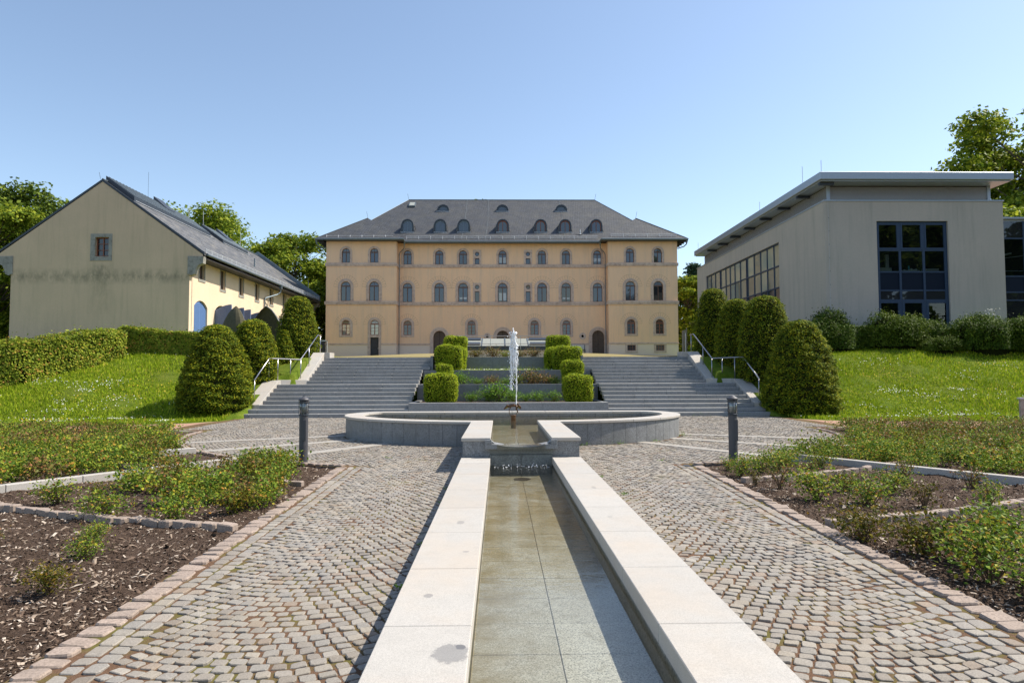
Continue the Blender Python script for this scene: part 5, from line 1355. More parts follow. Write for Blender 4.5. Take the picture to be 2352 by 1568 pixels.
MB().tube([(AX0, AY+.8, 8.0), (AX0+1.6, AY+1.2, 8.35)], .05, 6).tube([(AX0, AY+.9, 7.3), (AX0+2.2, AY+.9, 7.3)], .02, 6).tube([(AX0, AY+.8, 7.9), (AX0+2.6, AY+1.2, 8.25)], .02, 6).build('stair_rail', 'galv', an)

# ------------------------------------------------------------------ glass roof of the cellar entrance on the upper court
gr = thing('glass_lean_to', 'low glazed roof with steel rails over the cellar entrance behind the planters', 'glass roof', (0, 43, 2.8))
gx0, gx1 = -2.9, 2.9
MB().box(gx0, gx1, 42.0, 45.2, 2.6, 3.10).build('base_wall', 'panelbeige', gr)
MB().box(gx0-.03, gx1+.03, 41.93, 42.0, 3.11, 3.30).box(gx0-.03, gx1+.03, 41.90, 42.04, 3.301, 3.36).build('fascia', 'darkmetal', gr)
ng = 4
for k in range(ng):
    a = gx0+(gx1-gx0)*k/ng; c = gx0+(gx1-gx0)*(k+1)/ng
    MB().prism([(a+.04, 42.05, 3.37), (c-.04, 42.05, 3.37), (c-.04, 44.6, 3.95), (a+.04, 44.6, 3.95)], (0, 0, .02)).build('glass_panel', 'glasscream', gr)
for k in range(ng+1):
    a = gx0+(gx1-gx0)*k/ng; MB().prism([(a-.03, 42.0, 3.38), (a+.03, 42.0, 3.38), (a+.03, 44.65, 3.98), (a-.03, 44.65, 3.98)], (0, 0, .04)).build('glazing_bar', 'zinc', gr)
for k in (0, 3):
    a = gx0+(gx1-gx0)*k/ng+.1; c = gx0+(gx1-gx0)*(k+1)/ng-.1
    for y0_, z0_ in ((42.2, 3.42), (43.9, 3.80)): MB().prism([(a, y0_, z0_+.02), (c, y0_, z0_+.02), (c, y0_+.5, z0_+.16), (a, y0_+.5, z0_+.16)], (0, 0, .07)).build('vent_flap', 'darkmetal', gr)
MB().tube([(gx0-.1, 41.8, 3.50), (gx1+.1, 41.8, 3.50)], .02, 6).tube([(gx0-.1, 41.8, 3.98), (gx1+.1, 41.8, 3.98)], .025, 6).build('rail', 'steel', gr)
for x in (gx0, -.9, .95, gx1): MB().tube([(x, 41.8, 2.6), (x, 41.8, 3.98)], .02, 6).build('rail_post', 'steel', gr)
# ------------------------------------------------------------------ bench, grille box, panels, small post
t = thing('park_bench', 'slatted bench against the mansion wall left of the right-hand portal', 'bench', (7.8, 70.6, 3.74))
for k in range(4): MB().box(7.0, 8.6, 70.55+k*.10, 70.63+k*.10, 4.16, 4.19).build('seat_slat', 'oldwood', t)
for k in range(5): MB().box(7.0, 8.6, 70.98+k*.012, 71.0+k*.012, 4.26+k*.09, 4.33+k*.09).build('back_slat', 'louvre', t)
for x in (7.15, 8.5): MB().box(x, x+.06, 70.55, 70.62, 3.74, 4.16).box(x, x+.06, 70.95, 71.0, 3.74, 4.7).box(x, x+.06, 70.62, 70.95, 4.10, 4.155).build('leg', 'darkmetal', t)
t = thing('mesh_crate', 'grey metal mesh screen between the left yews and the mansion corner', 'mesh screen', (-10.2, 38, 2.6))
b = MB()
for x in np.arange(-10.45, -9.9, .05): b.box(x, x+.012, 38, 38.012, 2.75, 3.5)
for z in np.arange(2.8, 3.5, .05): b.box(-10.45, -9.92, 37.99, 38.0, z, z+.012)
b.build('mesh', 'lampgrey', t)
for x in (-10.47, -9.92): MB().box(x, x+.03, 37.98, 38.02, 2.6, 3.55).build('post', 'galv', t)
MB().box(-10.47, -9.89, 37.98, 38.02, 3.5, 3.55).build('top_bar', 'galv', t)
t = thing('notice_panel', 'beige angled notice panel on a steel post by the right mansion corner', 'notice panel', (14.7, 55, 3))
MB().hexa([(14.47, 55, 3.42), (14.98, 55.5, 3.60), (14.98, 55.55, 3.60), (14.47, 55.05, 3.42), (14.47, 55, 5.13), (14.98, 55.5, 5.25), (14.98, 55.55, 5.25), (14.47, 55.05, 5.13)]).build('panel', 'panelbeige', t)
MB().tube([(14.72, 54.95, 2.9), (14.72, 54.95, 4.95)], .035, 8).build('post', 'steel', t)
MB().tube([(15.0, 55.6, 2.9), (15.0, 55.6, 5.4)], .035, 8).build('post', 'greystone', t)
t = thing('notice_panel', 'second beige notice panel half hidden behind the right handrail', 'notice panel', (15.85, 55, 3))
MB().hexa([(15.65, 55, 4.35), (15.85, 55.2, 4.35), (15.85, 55.25, 4.35), (15.65, 55.05, 4.35), (15.65, 55, 5.2), (15.85, 55.2, 5.2), (15.85, 55.25, 5.2), (15.65, 55.05, 5.2)]).build('panel', 'panelbeige', t)
MB().tube([(15.75, 55.2, 2.9), (15.75, 55.2, 5.2)], .03, 8).build('post', 'greystone', t)
t = thing('path_post', 'short grey post beside the gravel path at the right picture edge', 'post', (17.0, 22.5, 0))
MB().box(16.93, 17.12, 22.4, 22.5, -.1, .74).build('post', 'greystone', t, bevel=.01); MB().box(16.9, 17.15, 22.37, 22.53, .741, .79).build('cap', 'galv', t)
# upright boats
def boat(x, y, zb, h, w, turn, label, open_front):
    t = thing('upended_boat', label, 'boat', (x, y, zb), turn, 'upended boats in front of the barn')
    n, m = 12, 8; V = []; F = []
    for i in range(n+1):
        q = i/n; z = h*q; ww = w/2*(1-q**2.2)**.75+.01; dp = .62*(1-q**2.6)**.8+.02
        for k in range(m+1):
            a = math.pi*k/m; V.append((ww*math.cos(a), dp*math.sin(a)**.8*(1 if not open_front else 1), z))
    for i in range(n):
        for k in range(m): F.append((i*(m+1)+k, i*(m+1)+k+1, (i+1)*(m+1)+k+1, (i+1)*(m+1)+k))
    if not open_front: V = [(a, -b_, c) for a, b_, c in V]
    me = bpy.data.meshes.new('hull'); me.from_pydata(V, [], F); me.materials.append(MT['oldwood'])
    o = bpy.data.objects.new('hull', me); col.objects.link(o); o.parent = t
    sd_ = o.modifiers.new('thick', 'SOLIDIFY'); sd_.thickness = .05
    for s in (-1, 1):
        b = MB(); b.tube([(s*(w/2*(1-(i/n)**2.2)**.75+.01), 0, h*i/n) for i in range(n+1)], .035, 5)
        g = b.build('gunwale', 'greystone' if s > 0 else 'rustwood'); g.parent = t
    if open_front:
        g = MB().box(-w*.42, w*.42, .1, .5, .45, .5).build('seat_board', 'rustwood'); g.parent = t
boat(-15.7, 40, 3.1, 2.52, 2.6, R(-40), 'mossy upended boat turned away, left of the pair by the blue doors', False)
boat(-13.95, 40, 3.1, 2.55, 2.4, R(-18), 'dark upended boat with its open inside facing the steps', True)

# ------------------------------------------------------------------ seated person beyond the right stair wall
pt = thing('person', 'person with auburn hair in pale top seated beyond the right stair wall', 'person', (15.1, 52, 2.95))
b_ = bpy.data.meshes.new('body')
J = [((0, 0, .18), .15), ((0, 0, .38), .14), ((0, 0, .58), .15), ((0, 0, .70), .06), ((0, 0, .76), .055), ((.18, 0, .62), .06), ((.24, -.08, .40), .045), ((.16, -.26, .30), .035), ((-.18, 0, .62), .06), ((-.24, -.08, .40), .045), ((-.16, -.26, .30), .035), ((.10, -.08, .14), .10), ((.14, -.42, .22), .075), ((.13, -.50, .02), .045), ((.13, -.62, .03), .04), ((-.10, -.08, .14), .10), ((-.14, -.42, .22), .075), ((-.13, -.50, .02), .045), ((-.13, -.62, .03), .04), ((0, -.01, .86), .095), ((0, -.01, .94), .08)]
E_ = [(0, 1), (1, 2), (2, 3), (3, 4), (2, 5), (5, 6), (6, 7), (2, 8), (8, 9), (9, 10), (0, 11), (11, 12), (12, 13), (13, 14), (0, 15), (15, 16), (16, 17), (17, 18), (4, 19), (19, 20)]
b_.from_pydata([j[0] for j in J], E_, []); b_.materials.append(MT['cloth']); b_.skin_vertices if b_.skin_vertices else None
ob = bpy.data.objects.new('body', b_); col.objects.link(ob); ob.parent = pt
ob.modifiers.new('skin', 'SKIN')
for i, (p, r_) in enumerate(J): b_.skin_vertices[0].data[i].radius = (r_, r_)
b_.skin_vertices[0].data[0].use_root = True
ob.modifiers.new('sub', 'SUBSURF').levels = 1
def at_person(bb, name, mat):
    o = bb.build(name, mat, smooth=True); o.parent = pt
at_person(MB().lathe((0, -.015, .78), [(.03, 0), (.075, .03), (.09, .09), (.085, .15), (.05, .19)], 14), 'face', 'skin')
at_person(MB().lathe((0, .012, .84), [(.095, 0), (.10, .06), (.098, .10), (.06, .155), (.02, .165)], 14), 'hair', 'hair')
at_person(MB().tube([(0, -.10, .86), (0, -.118, .85)], .014, 6), 'nose', 'skin')
# ------------------------------------------------------------------ leaf clouds
def leaves(P, Nn, size, rg, elong=1.6, jitter=.6, fold=0.0, along=None):
    """quads centred on P, facing roughly Nn"""
    n = len(P); Nn = Nn + rg.normal(0, jitter, Nn.shape); Nn /= np.linalg.norm(Nn, axis=1)[:, None]+1e-9
    t = rg.normal(0, 1, (n, 3)) if along is None else along + rg.normal(0, .35, (n, 3))
    t -= (t*Nn).sum(1)[:, None]*Nn; t /= np.linalg.norm(t, axis=1)[:, None]+1e-9
    s = np.cross(Nn, t); L = (size*rg.uniform(.65, 1.35, n))[:, None]*.5; W_ = L/elong
    V = np.stack([P-t*L, P+s*W_-Nn*fold*L, P+t*L, P-s*W_-Nn*fold*L], 1).reshape(-1, 3)
    F = np.arange(4*n).reshape(n, 4); return V, F
def sphere_dirs(n, rg):
    v = rg.normal(0, 1, (n, 3)); return v/np.linalg.norm(v, axis=1)[:, None]

# clipped yews
def yew_proto(seed, n, rb, h, top=.52, cone=1.6):
    rg = np.random.default_rng(seed)
    def prof(t):   # radius over height
        body = 1-(1-top)*np.clip(t, 0, 1)**cone
        cap = np.where(t > .91, np.sqrt(np.clip(1-((t-.91)/.09)**2, 0, 1)), 1)
        foot = np.where(t < .07, .90+.10*t/.07, 1)
        return rb*body*cap*foot
    t = rg.random(n*2); keep = rg.random(n*2) < (prof(t)/rb*.85+.15); t = t[keep][:n]
    ncap = n//8; tc = 1-.09*rg.random(ncap)**1.6*.9; t = np.concatenate([t, tc]); n2 = len(t)
    a = rg.uniform(0, 2*math.pi, n2)
    r = prof(t); capm = np.arange(n2) >= n2-ncap; r = np.where(capm, r*np.sqrt(rg.random(n2))*1.0, r)
    lump = 1+.045*np.sin(a*5+t*9+seed)+.035*np.sin(a*11-t*23+seed)+.025*np.sin(t*60+a*3)
    dep = rg.random(n2)**1.6*.17 + .05*(np.sin(t*h*22+np.sin(a*4)*1.5+np.sin(a*9)) > .1)
    rr = r*lump - dep + .02
    zz_ = t*h; zz_ = np.where(capm, h*(.91+.09*np.sqrt(np.clip(1-(r/(prof(np.full(n2, .91))+1e-6))**2, 0, 1)))*1.0+rg.normal(0, .02, n2), zz_)
    spr = rg.random(n2) < .05; rr = rr+np.where(spr, rg.uniform(.02, .10, n2), 0)
    P = np.stack([rr*np.cos(a), rr*np.sin(a), zz_], 1)
    out = np.stack([np.cos(a), np.sin(a), np.full(n2, .0)], 1)
    N_ = out*.55+np.array([0, 0, .85])
    al = out*.9 + np.array([0, 0, .25])
    V, F = leaves(P, N_, .078, rg, 2.1, .5, .15, al)
    # inner core
    m, k = 22, 20; tt = np.linspace(0, 1, m); rc = np.maximum(prof(tt)-.13, .01); CV = []
    for i in range(m):
        for j in range(k): CV.append((rc[i]*math.cos(2*math.pi*j/k), rc[i]*math.sin(2*math.pi*j/k), min(tt[i]*h, h-.08)))
    CF = [(i*k+j, i*k+(j+1) % k, (i+1)*k+(j+1) % k, (i+1)*k+j) for i in range(m-1) for j in range(k)]
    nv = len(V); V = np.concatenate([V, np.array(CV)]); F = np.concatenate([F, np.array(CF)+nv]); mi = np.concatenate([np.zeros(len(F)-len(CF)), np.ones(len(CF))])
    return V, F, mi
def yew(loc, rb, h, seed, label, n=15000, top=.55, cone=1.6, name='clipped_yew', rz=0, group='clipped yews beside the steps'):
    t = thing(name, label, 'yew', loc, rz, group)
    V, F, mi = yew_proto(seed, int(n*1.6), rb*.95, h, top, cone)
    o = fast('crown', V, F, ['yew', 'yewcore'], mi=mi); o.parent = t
    b = MB().tube([(0, 0, -.3), (0, 0, .4)], [.09, .07], 7).build('trunk', 'bark'); b.parent = t
    return t
yew((-11.35, 26.75, .25), 1.43, 3.30, 1, 'biggest clipped yew at the foot of the left steps', 22000, .32, 2.5)
yew((-10.95, 29.6, 1.25), 1.12, 2.75, 2, 'clipped yew just behind the biggest left one, halfway up the left steps', 14000, .45, 2.4)
yew((-10.25, 31.6, 1.9), .62, 1.75, 3, 'smallest narrow dark yew behind the left handrail', 6000, .25, 1.2)
yew((-10.35, 34.0, 2.35), 1.12, 3.15, 4, 'tall clipped yew nearest the top of the left steps', 12000, .45, 2.3)
yew((11.35, 26.35, .1), 1.50, 3.55, 5, 'biggest clipped yew at the foot of the right steps', 22000, .38, 2.15)
yew((11.15, 29.3, 1.15), 1.30, 3.80, 6, 'dark clipped yew behind the biggest right one', 15000, .5, 2.4)
yew((10.65, 31.4, 1.9), 1.10, 3.15, 7, 'third clipped yew up the right steps, behind the bend of the handrail', 12000, .45, 2.3)
yew((10.35, 33.9, 2.3), 1.05, 3.55, 8, 'clipped yew at the top of the right steps nearest the mansion', 11000, .5, 2.4)

# clipped box cubes on the terraces
def boxbush(x0, x1, y0, y1, z0, z1, label, seed, name='clipped_box'):
    rg = np.random.default_rng(seed); t = thing(name, label, 'box hedge', ((x0+x1)/2, (y0+y1)/2, z0), 0, 'clipped box cubes on the terraces')
    hx, hy, hz = (x1-x0)/2, (y1-y0)/2, (z1-z0)/2
    n = int(3600*(hx*hz+hx*hy+hy*hz)*2.6)+800
    d = sphere_dirs(n, rg); p = 5.5
    k = (np.abs(d/np.array([hx, hy, hz]))**p).sum(1)**(-1/p); P = d*k[:, None]
    N_ = np.sign(d)*np.abs(P/np.array([hx, hy, hz]))**(p-1)/np.array([hx, hy, hz]); N_ /= np.linalg.norm(N_, axis=1)[:, None]
    P = P + N_*(rg.normal(0, .018, n)[:, None] + .03*np.sin(P[:, :1]*7+seed)*np.cos(P[:, 2:]*6+seed) + np.where(rg.random((n, 1)) < .03, .05, 0)) - N_*(rg.random(n)**3*.07)[:, None] + np.array([0, 0, hz])
    V, F = leaves(P, N_*.8+np.array([0, 0, .45]), .05, rg, 1.5, .55)
    core = MB(); q = .93
    CV = []; m = 16
    dd = []
    for i in range(9):
        for j in range(m): el = math.pi*(i/8-.5); az = 2*math.pi*j/m; dd.append((math.cos(el)*math.cos(az), math.cos(el)*math.sin(az), math.sin(el)))
    dd = np.array(dd)+1e-4; kk = (np.abs(dd/np.array([hx-.06, hy-.06, hz-.05]))**p).sum(1)**(-1/p); CV = dd*kk[:, None]+np.array([0, 0, hz])
    CF = np.array([(i*m+j, i*m+(j+1) % m, (i+1)*m+(j+1) % m, (i+1)*m+j) for i in range(8) for j in range(m)])
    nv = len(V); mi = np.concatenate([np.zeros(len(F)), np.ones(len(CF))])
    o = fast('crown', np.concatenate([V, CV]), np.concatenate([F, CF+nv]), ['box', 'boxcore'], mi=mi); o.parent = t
    b = MB().tube([(0, 0, -.08), (0, 0, .15)], .04, 6).build('trunk', 'bark'); b.parent = t
boxbush(-3.40, -2.08, 27.35, 28.55, .47, 1.66, 'large box cube on the lowest planter, left', 11)
boxbush(2.26, 3.42, 27.35, 28.5, .47, 1.60, 'large box cube on the lowest planter, right', 12)
boxbush(-3.14, -2.44, 30.1, 30.8, 1.14, 2.09, 'small box cube on the second planter, left', 13)
boxbush(2.42, 3.36, 29.95, 30.85, 1.14, 2.24, 'medium box cube on the second planter, right', 14)
boxbush(-3.39, -2.10, 31.9, 33.0, 1.76, 3.02, 'front box cube on the third planter, left', 15)
boxbush(2.18, 3.54, 31.9, 33.0, 1.76, 2.94, 'front box cube on the third planter, right', 16)
boxbush(-2.85, -1.99, 33.1, 34.1, 1.76, 2.96, 'box cube tucked behind the front one on the third planter, left', 17)
boxbush(1.88, 2.75, 33.1, 34.1, 1.76, 2.92, 'box cube tucked behind the front one on the third planter, right', 18)
boxbush(-3.20, -2.0, 34.5, 35.5, 2.44, 3.58, 'topmost box cube in front of the glass roof, left', 19)
boxbush(2.05, 3.24, 34.5, 35.5, 2.44, 3.60, 'topmost box cube in front of the glass roof, right', 20)

# ------------------------------------------------------------------ trees
def tree(loc, h, cw, label, seed, nl=22000, leaf=.22, mat='tree', crown0=.25, blobs=60, gap=.55, name='deciduous_tree', group='trees around the buildings', lean=0, shape='round', trunk_r=.28):
    rg = np.random.default_rng(seed); rr_ = random.Random(seed)
    t = thing(name, label, 'tree', loc, 0, group)
    b = MB(); b.tube([(0, 0, -.5), (rr_.gauss(0, .1), 0, h*.3), (lean*h*.5, 0, h*.6), (lean*h, 0, h*.93)], [trunk_r*1.25, trunk_r, trunk_r*.6, .04], 9)
    C = []
    for i in range(blobs):
        q = (i+.5)/blobs; z = crown0 + (1-crown0)*q**.85
        if shape == 'round': rad_ = math.sqrt(max(0, 1-((z-crown0)/(1-crown0)*1.9-.85)**2/1.25**2))
        elif shape == 'cone': rad_ = 1-(z-crown0)/(1-crown0)*.92
        else: rad_ = .85
        a = rr_.uniform(0, 2*math.pi); ro = cw/2*rad_*rr_.uniform(.35, 1.0)
        c = Vector((lean*h*z+ro*math.cos(a), ro*math.sin(a), h*min(z, .97))); br = cw*rr_.uniform(.10, .17)
        C.append((c, br))
        s = Vector((lean*h*z*.7, 0, h*max(.12, z-.22)))
        mid = (s+c)/2+Vector((0, 0, -.05*h*rr_.random())); b.tube([s, mid, c], [trunk_r*.28, trunk_r*.16, .015], 5, cap=False)
    b.build('trunk', 'bark', None).parent = t
    P = []; N_ = []
    per = nl//blobs
    for c, br in C:
        d = sphere_dirs(per, rg); k = br*rg.random(per)**.38*(1+.35*np.sin(d[:, 0]*7+seed)*np.sin(d[:, 2]*6))
        d2 = d*np.array([1.15, 1.15, .62]); P.append(d2*k[:, None]+np.array(c)); N_.append(d*.5+np.array([0, 0, .7]))
    P = np.concatenate(P); N_ = np.concatenate(N_)
    V, F = leaves(P, N_, leaf, rg, 1.4, .6, .1)
    o = fast('crown', V, F, mat); o.parent = t
    return t
tree((-30.5, 82, 3.0), 15.5, 11, 'leafy tree in the gap between the barn and the mansion, right hand one', 21, 26000, .34, 'tree', .12, 70) .location.x = -24.8
tree((-29.6, 84, 3.0), 12.2, 9, 'lower tree showing over the far end of the barn roof, left of the tall one', 22, 20000, .34, 'treedark', .12, 60)
tree((-22.0, 88, 3.0), 13.0, 8, 'bright tree right against the left corner of the mansion', 23, 18000, .34, 'tree', .05, 60)
tree((-44.5, 100, 3.0), 22.8, 17, 'rounded tree rising behind the middle of the barn roof', 24, 24000, .45, 'tree', .3, 60)
tree((-41.5, 58, 2.5), 14.9, 11, 'big dark tree at the left picture edge behind the barn gable', 25, 36000, .32, 'treedark', .08, 90)
tree((-36.5, 49, 2.5), 11.0, 8, 'lighter leafy tree low at the left picture edge beside the barn wall', 26, 26000, .26, 'tree', .03, 70)
tree((-43.5, 50, 2.5), 13.5, 9, 'second dark tree at the left picture edge nearer the camera', 27, 26000, .28, 'treedark', .05, 70)
tree((23.6, 86, 3.0), 10.8, 7, 'bright leafy tree in the gap between mansion and modern hall', 28, 20000, .32, 'tree', .05, 60)
tree((26.2, 92, 3.0), 13.6, 6, 'dark pine behind the bright tree in the right gap', 29, 16000, .30, 'pine', .2, 60, name='pine_tree', shape='cone')
tree((21.8, 90, 3.0), 8.5, 5, 'low bright bush-like tree right beside the mansion corner', 30, 14000, .3, 'tree', .02, 40)
tree((48.5, 60, 3.0), 22.6, 16, 'tall open-crowned tree rising behind the modern hall at the right edge', 31, 34000, .40, 'tree', .25, 46, trunk_r=.35)
tree((40.0, 52, 3.0), 11.0, 9, 'lower leafy tree behind the glass annex', 32, 16000, .3, 'tree', .2, 50)
tree((-1.65, 98, 3.0), 23.9, 7, 'tip of a tree just showing over the mansion ridge', 33, 9000, .4, 'tree', .5, 30)
# trees behind the photographer, mirrored in the windows
tree((50, -18, 0), 27, 26, 'large tree behind the camera on the right, seen only in reflections', 34, 26000, 1.1, 'treedark', .1, 40, group='trees behind the camera')
tree((72, -6, 0), 26, 24, 'second large tree behind the camera further right, seen only in reflections', 35, 26000, 1.1, 'treedark', .1, 40, group='trees behind the camera')

# ------------------------------------------------------------------ hedges and shrubs
def hedge(path, w, hts, label, seed, n, leaf=.085, mat='hedge', name='hedge'):
    rg = np.random.default_rng(seed); path = np.array(path, float); t = thing(name, label, 'hedge', (*path[0], float(terr(*path[0]))), 0, 'hornbeam hedges on the left bank')
    seg = np.linalg.norm(np.diff(path, axis=0), axis=1); cs = np.concatenate([[0], np.cumsum(seg)])
    s = rg.random(n)*cs[-1]; x = np.interp(s, cs, path[:, 0]); y = np.interp(s, cs, path[:, 1]); H_ = np.interp(s, cs, hts)
    d = np.stack([np.interp(s+.1, cs, path[:, 0])-np.interp(s-.1, cs, path[:, 0]), np.interp(s+.1, cs, path[:, 1])-np.interp(s-.1, cs, path[:, 1])], 1); d /= np.linalg.norm(d, axis=1)[:, None]+1e-9
    nn = np.stack([d[:, 1], -d[:, 0]], 1)   # towards viewer
    H_ = H_*(1+.02*np.sin(s*2.1)+.02*np.sin(s*5.3))+rg.normal(0, .03, n)+np.where(rg.random(n) < .02, rg.random(n)*.3, 0)
    u = rg.random(n); side = rg.random(n) < .62
    q = np.where(side, .5, u-.5)*w; zf = np.where(side, rg.random(n), 1.0)
    bulge = (.03*np.sin(s*3.3+zf*4)+.03*np.sin(s*7.7-zf*6))
    P = np.stack([x+nn[:, 0]*(q+np.where(side, bulge-rg.random(n)**2*.15, 0)), y+nn[:, 1]*(q+np.where(side, bulge-rg.random(n)**2*.15, 0)), np.zeros(n)], 1)
    gz = terr(P[:, 0], P[:, 1]); rz_ = np.where(side, 0, -rg.random(n)**2*.12); P[:, 2] = gz + H_*zf*np.where(side, 1, 1)+rz_
    N_ = np.where(side[:, None], np.concatenate([nn, np.full((n, 1), .5)], 1), np.array([0, 0, 1.]))
    V, F = leaves(P, N_, leaf, rg, 1.5, .5, .12)
    o = fast('foliage', V, F, mat, parent=t)
    b = MB()
    for i in range(len(path)-1):
        a, c = path[i], path[i+1]; dd = (c-a)/np.linalg.norm(c-a); mm = np.array([dd[1], -dd[0]])*(w/2-.14)
        h0, h1 = hts[i]-.14, hts[i+1]-.14; za, zc = float(terr(*a)), float(terr(*c))
        b.hexa([(*(a+mm), za-.4), (*(c+mm), zc-.4), (*(c-mm), zc-.4), (*(a-mm), za-.4), (*(a+mm), za+h0), (*(c+mm), zc+h1), (*(c-mm), zc+h1), (*(a-mm), za+h0)])
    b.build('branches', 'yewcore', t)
hedge([(-27, 25.2), (-23.2, 27.6), (-20.6, 29.2), (-18.9, 31.2), (-18.2, 32.4)], 1.1, [1.9, 1.85, 1.7, 1.45, 1.2], 'taller near hornbeam hedge climbing the bank at the left edge', 41, 26000, .095)
hedge([(-18.4, 32.9), (-16.4, 33.2), (-13.7, 33.5)], 1.0, [1.25, 1.15, 1.15], 'lower hornbeam hedge in front of the barn gable, nearer the yews', 42, 13000, .085)
def shrub(loc, rx, h, label, seed, n=9000, mat='shrub', leaf=.085):
    n = int(n*1.5); rg = np.random.default_rng(seed); t = thing('shrub', label, 'shrub', loc, 0, 'rounded shrubs below the modern hall')
    P = []; N_ = []; nb = 14; b = MB()
    for i in range(nb):
        a = rg.uniform(0, 2*math.pi); q = rg.random()**.6; c = np.array([rx*.7*q*math.cos(a), rx*.6*q*math.sin(a), h*rg.uniform(.3, .78)*(1-.35*q)]); br = rx*rg.uniform(.30, .46)
        d = sphere_dirs(n//nb, rg); d[:, 2] = np.where(d[:, 2] < -.4, -d[:, 2], d[:, 2]); k = br*(.70+.40*rg.random(n//nb)**.8)*(1+.22*np.sin(d[:, 0]*11+i)*np.cos(d[:, 2]*9+i))*np.where(rg.random(n//nb) < .06, 1.3, 1)
        P.append(d*k[:, None]*np.array([1, 1, .85])+c); N_.append(d*.7+np.array([0, 0, .5]))
        b.lathe(tuple(c-np.array([0, 0, br*.6])), [(br*.2, 0), (br*.45, br*.25), (br*.5, br*.7), (br*.25, br*1.0)], 9)
    # skirt down to the ground
    m = n//2; a = rg.uniform(0, 2*math.pi, m); z = rg.random(m)*h*.6; r_ = rx*(.92+.1*np.sin(a*7))*(1-.15*z/h)-rg.random(m)**2*.2
    P.append(np.stack([r_*np.cos(a), r_*.85*np.sin(a), z], 1)); N_.append(np.stack([np.cos(a), np.sin(a), np.full(m, .6)], 1))
    b.lathe((0, 0, -.3), [(rx*.62, 0), (rx*.6, h*.4), (rx*.35, h*.65)], 12)
    P = np.concatenate(P); P[:, 2] = np.maximum(P[:, 2], -.25); V, F = leaves(P, np.concatenate(N_), leaf*1.25, rg, 2.3, .6, .12, np.concatenate(N_)*.5+np.array([0, 0, .5]))
    o = fast('foliage', V, F, mat); o.parent = t
    b.build('branches', 'yewcore').parent = t
    return t
def tz(x, y, d=0): return (x, y, float(terr(x, y))-d)
shrub(tz(16.6, 34.4), 1.9, 1.95, 'dark shrub behind the biggest right yew, leftmost of the row below the hall', 51, 12000)
shrub(tz(19.4, 34.0), 1.75, 1.75, 'rounded bright shrub under the left edge of the tall blue window', 52, 12000, 'shrub2', .08)
shrub(tz(21.7, 34.2), 1.3, 1.45, 'smaller shrub under the right edge of the tall blue window', 53, 8000, 'shrub')
shrub(tz(23.3, 32.9), 1.7, 1.75, 'wide dark shrub under the grey wall right of the blue window', 54, 11000)
shrub(tz(25.6, 32.4), 1.5, 2.15, 'tall shrub under the glass annex', 55, 10000)
shrub(tz(27.9, 31.6), 1.9, 2.2, 'shrub cut off by the right picture edge', 56, 10000)
shrub(tz(20.9, 32.6), 1.0, .62, 'low pale spreading shrub at the foot of the row', 57, 5000, 'shrub2', .06)
# blossoming twig above the shrubs
t = thing('flowering_twig', 'single white blossoming twig above the dark shrubs', 'twig', (24.2, 33.4, 4.3), 0)
rg = np.random.default_rng(3); P = np.stack([rg.normal(0, .22, 90), rg.normal(0, .1, 90), rg.random(90)*.55], 1); V, F = leaves(P, P*0+np.array([0, 0, 1.]), .06, rg)
o = fast('blossom', V, F, 'daisy'); o.parent = t
MB().tube([(0, 0, -.9), (0, 0, .1), (.15, 0, .5)], .01, 4).build('twig', 'stem').parent = t

# ------------------------------------------------------------------ lawn blades and flowers
def lawn_mask(x, y):
    ax = np.abs(x); ok = (y > 22.6) & (y < 36)
    edge = np.where(ax < 12.5, 22.9+(12.5-ax)*.9, 22.9-(ax-12.5)*.04); ok &= (y > edge+.05) & (ax > 10.45)
    ok &= ~((y > 28.5) & (ax < 9.5)); return ok
n = 200000
y = 22.8+rng.random(n)**1.25*12.5; x = (9.4+rng.random(n)*20)*np.where(rng.random(n) < .5, -1, 1); k = lawn_mask(x, y) & (np.abs(x) < y*.80+1); x, y = x[k], y[k]
z = terr(x, y); n = len(x)
patch = .5+.5*np.sin(x*.9+np.sin(y*.7)*2)*np.cos(y*1.1+x*.3)
hh = rng.uniform(.05, .12, n)*(.55+.8*patch)*np.where(rng.random(n) < .04, 1.8, 1); a = rng.uniform(0, math.pi, n); wd = rng.uniform(.012, .028, n)
dx, dy_ = np.cos(a)*wd, np.sin(a)*wd; lx = rng.normal(0, .03, n); ly = rng.normal(0, .03, n)
V = np.stack([np.stack([x-dx, y-dy_, z-.01], 1), np.stack([x+dx, y+dy_, z-.01], 1), np.stack([x+lx, y+ly, z+hh], 1)], 1).reshape(-1, 3)
fast('lawn_grass', V, np.arange(3*n).reshape(n, 3), 'blade', kind='stuff', label='fresh green uncut grass covering both banks', cat='grass')
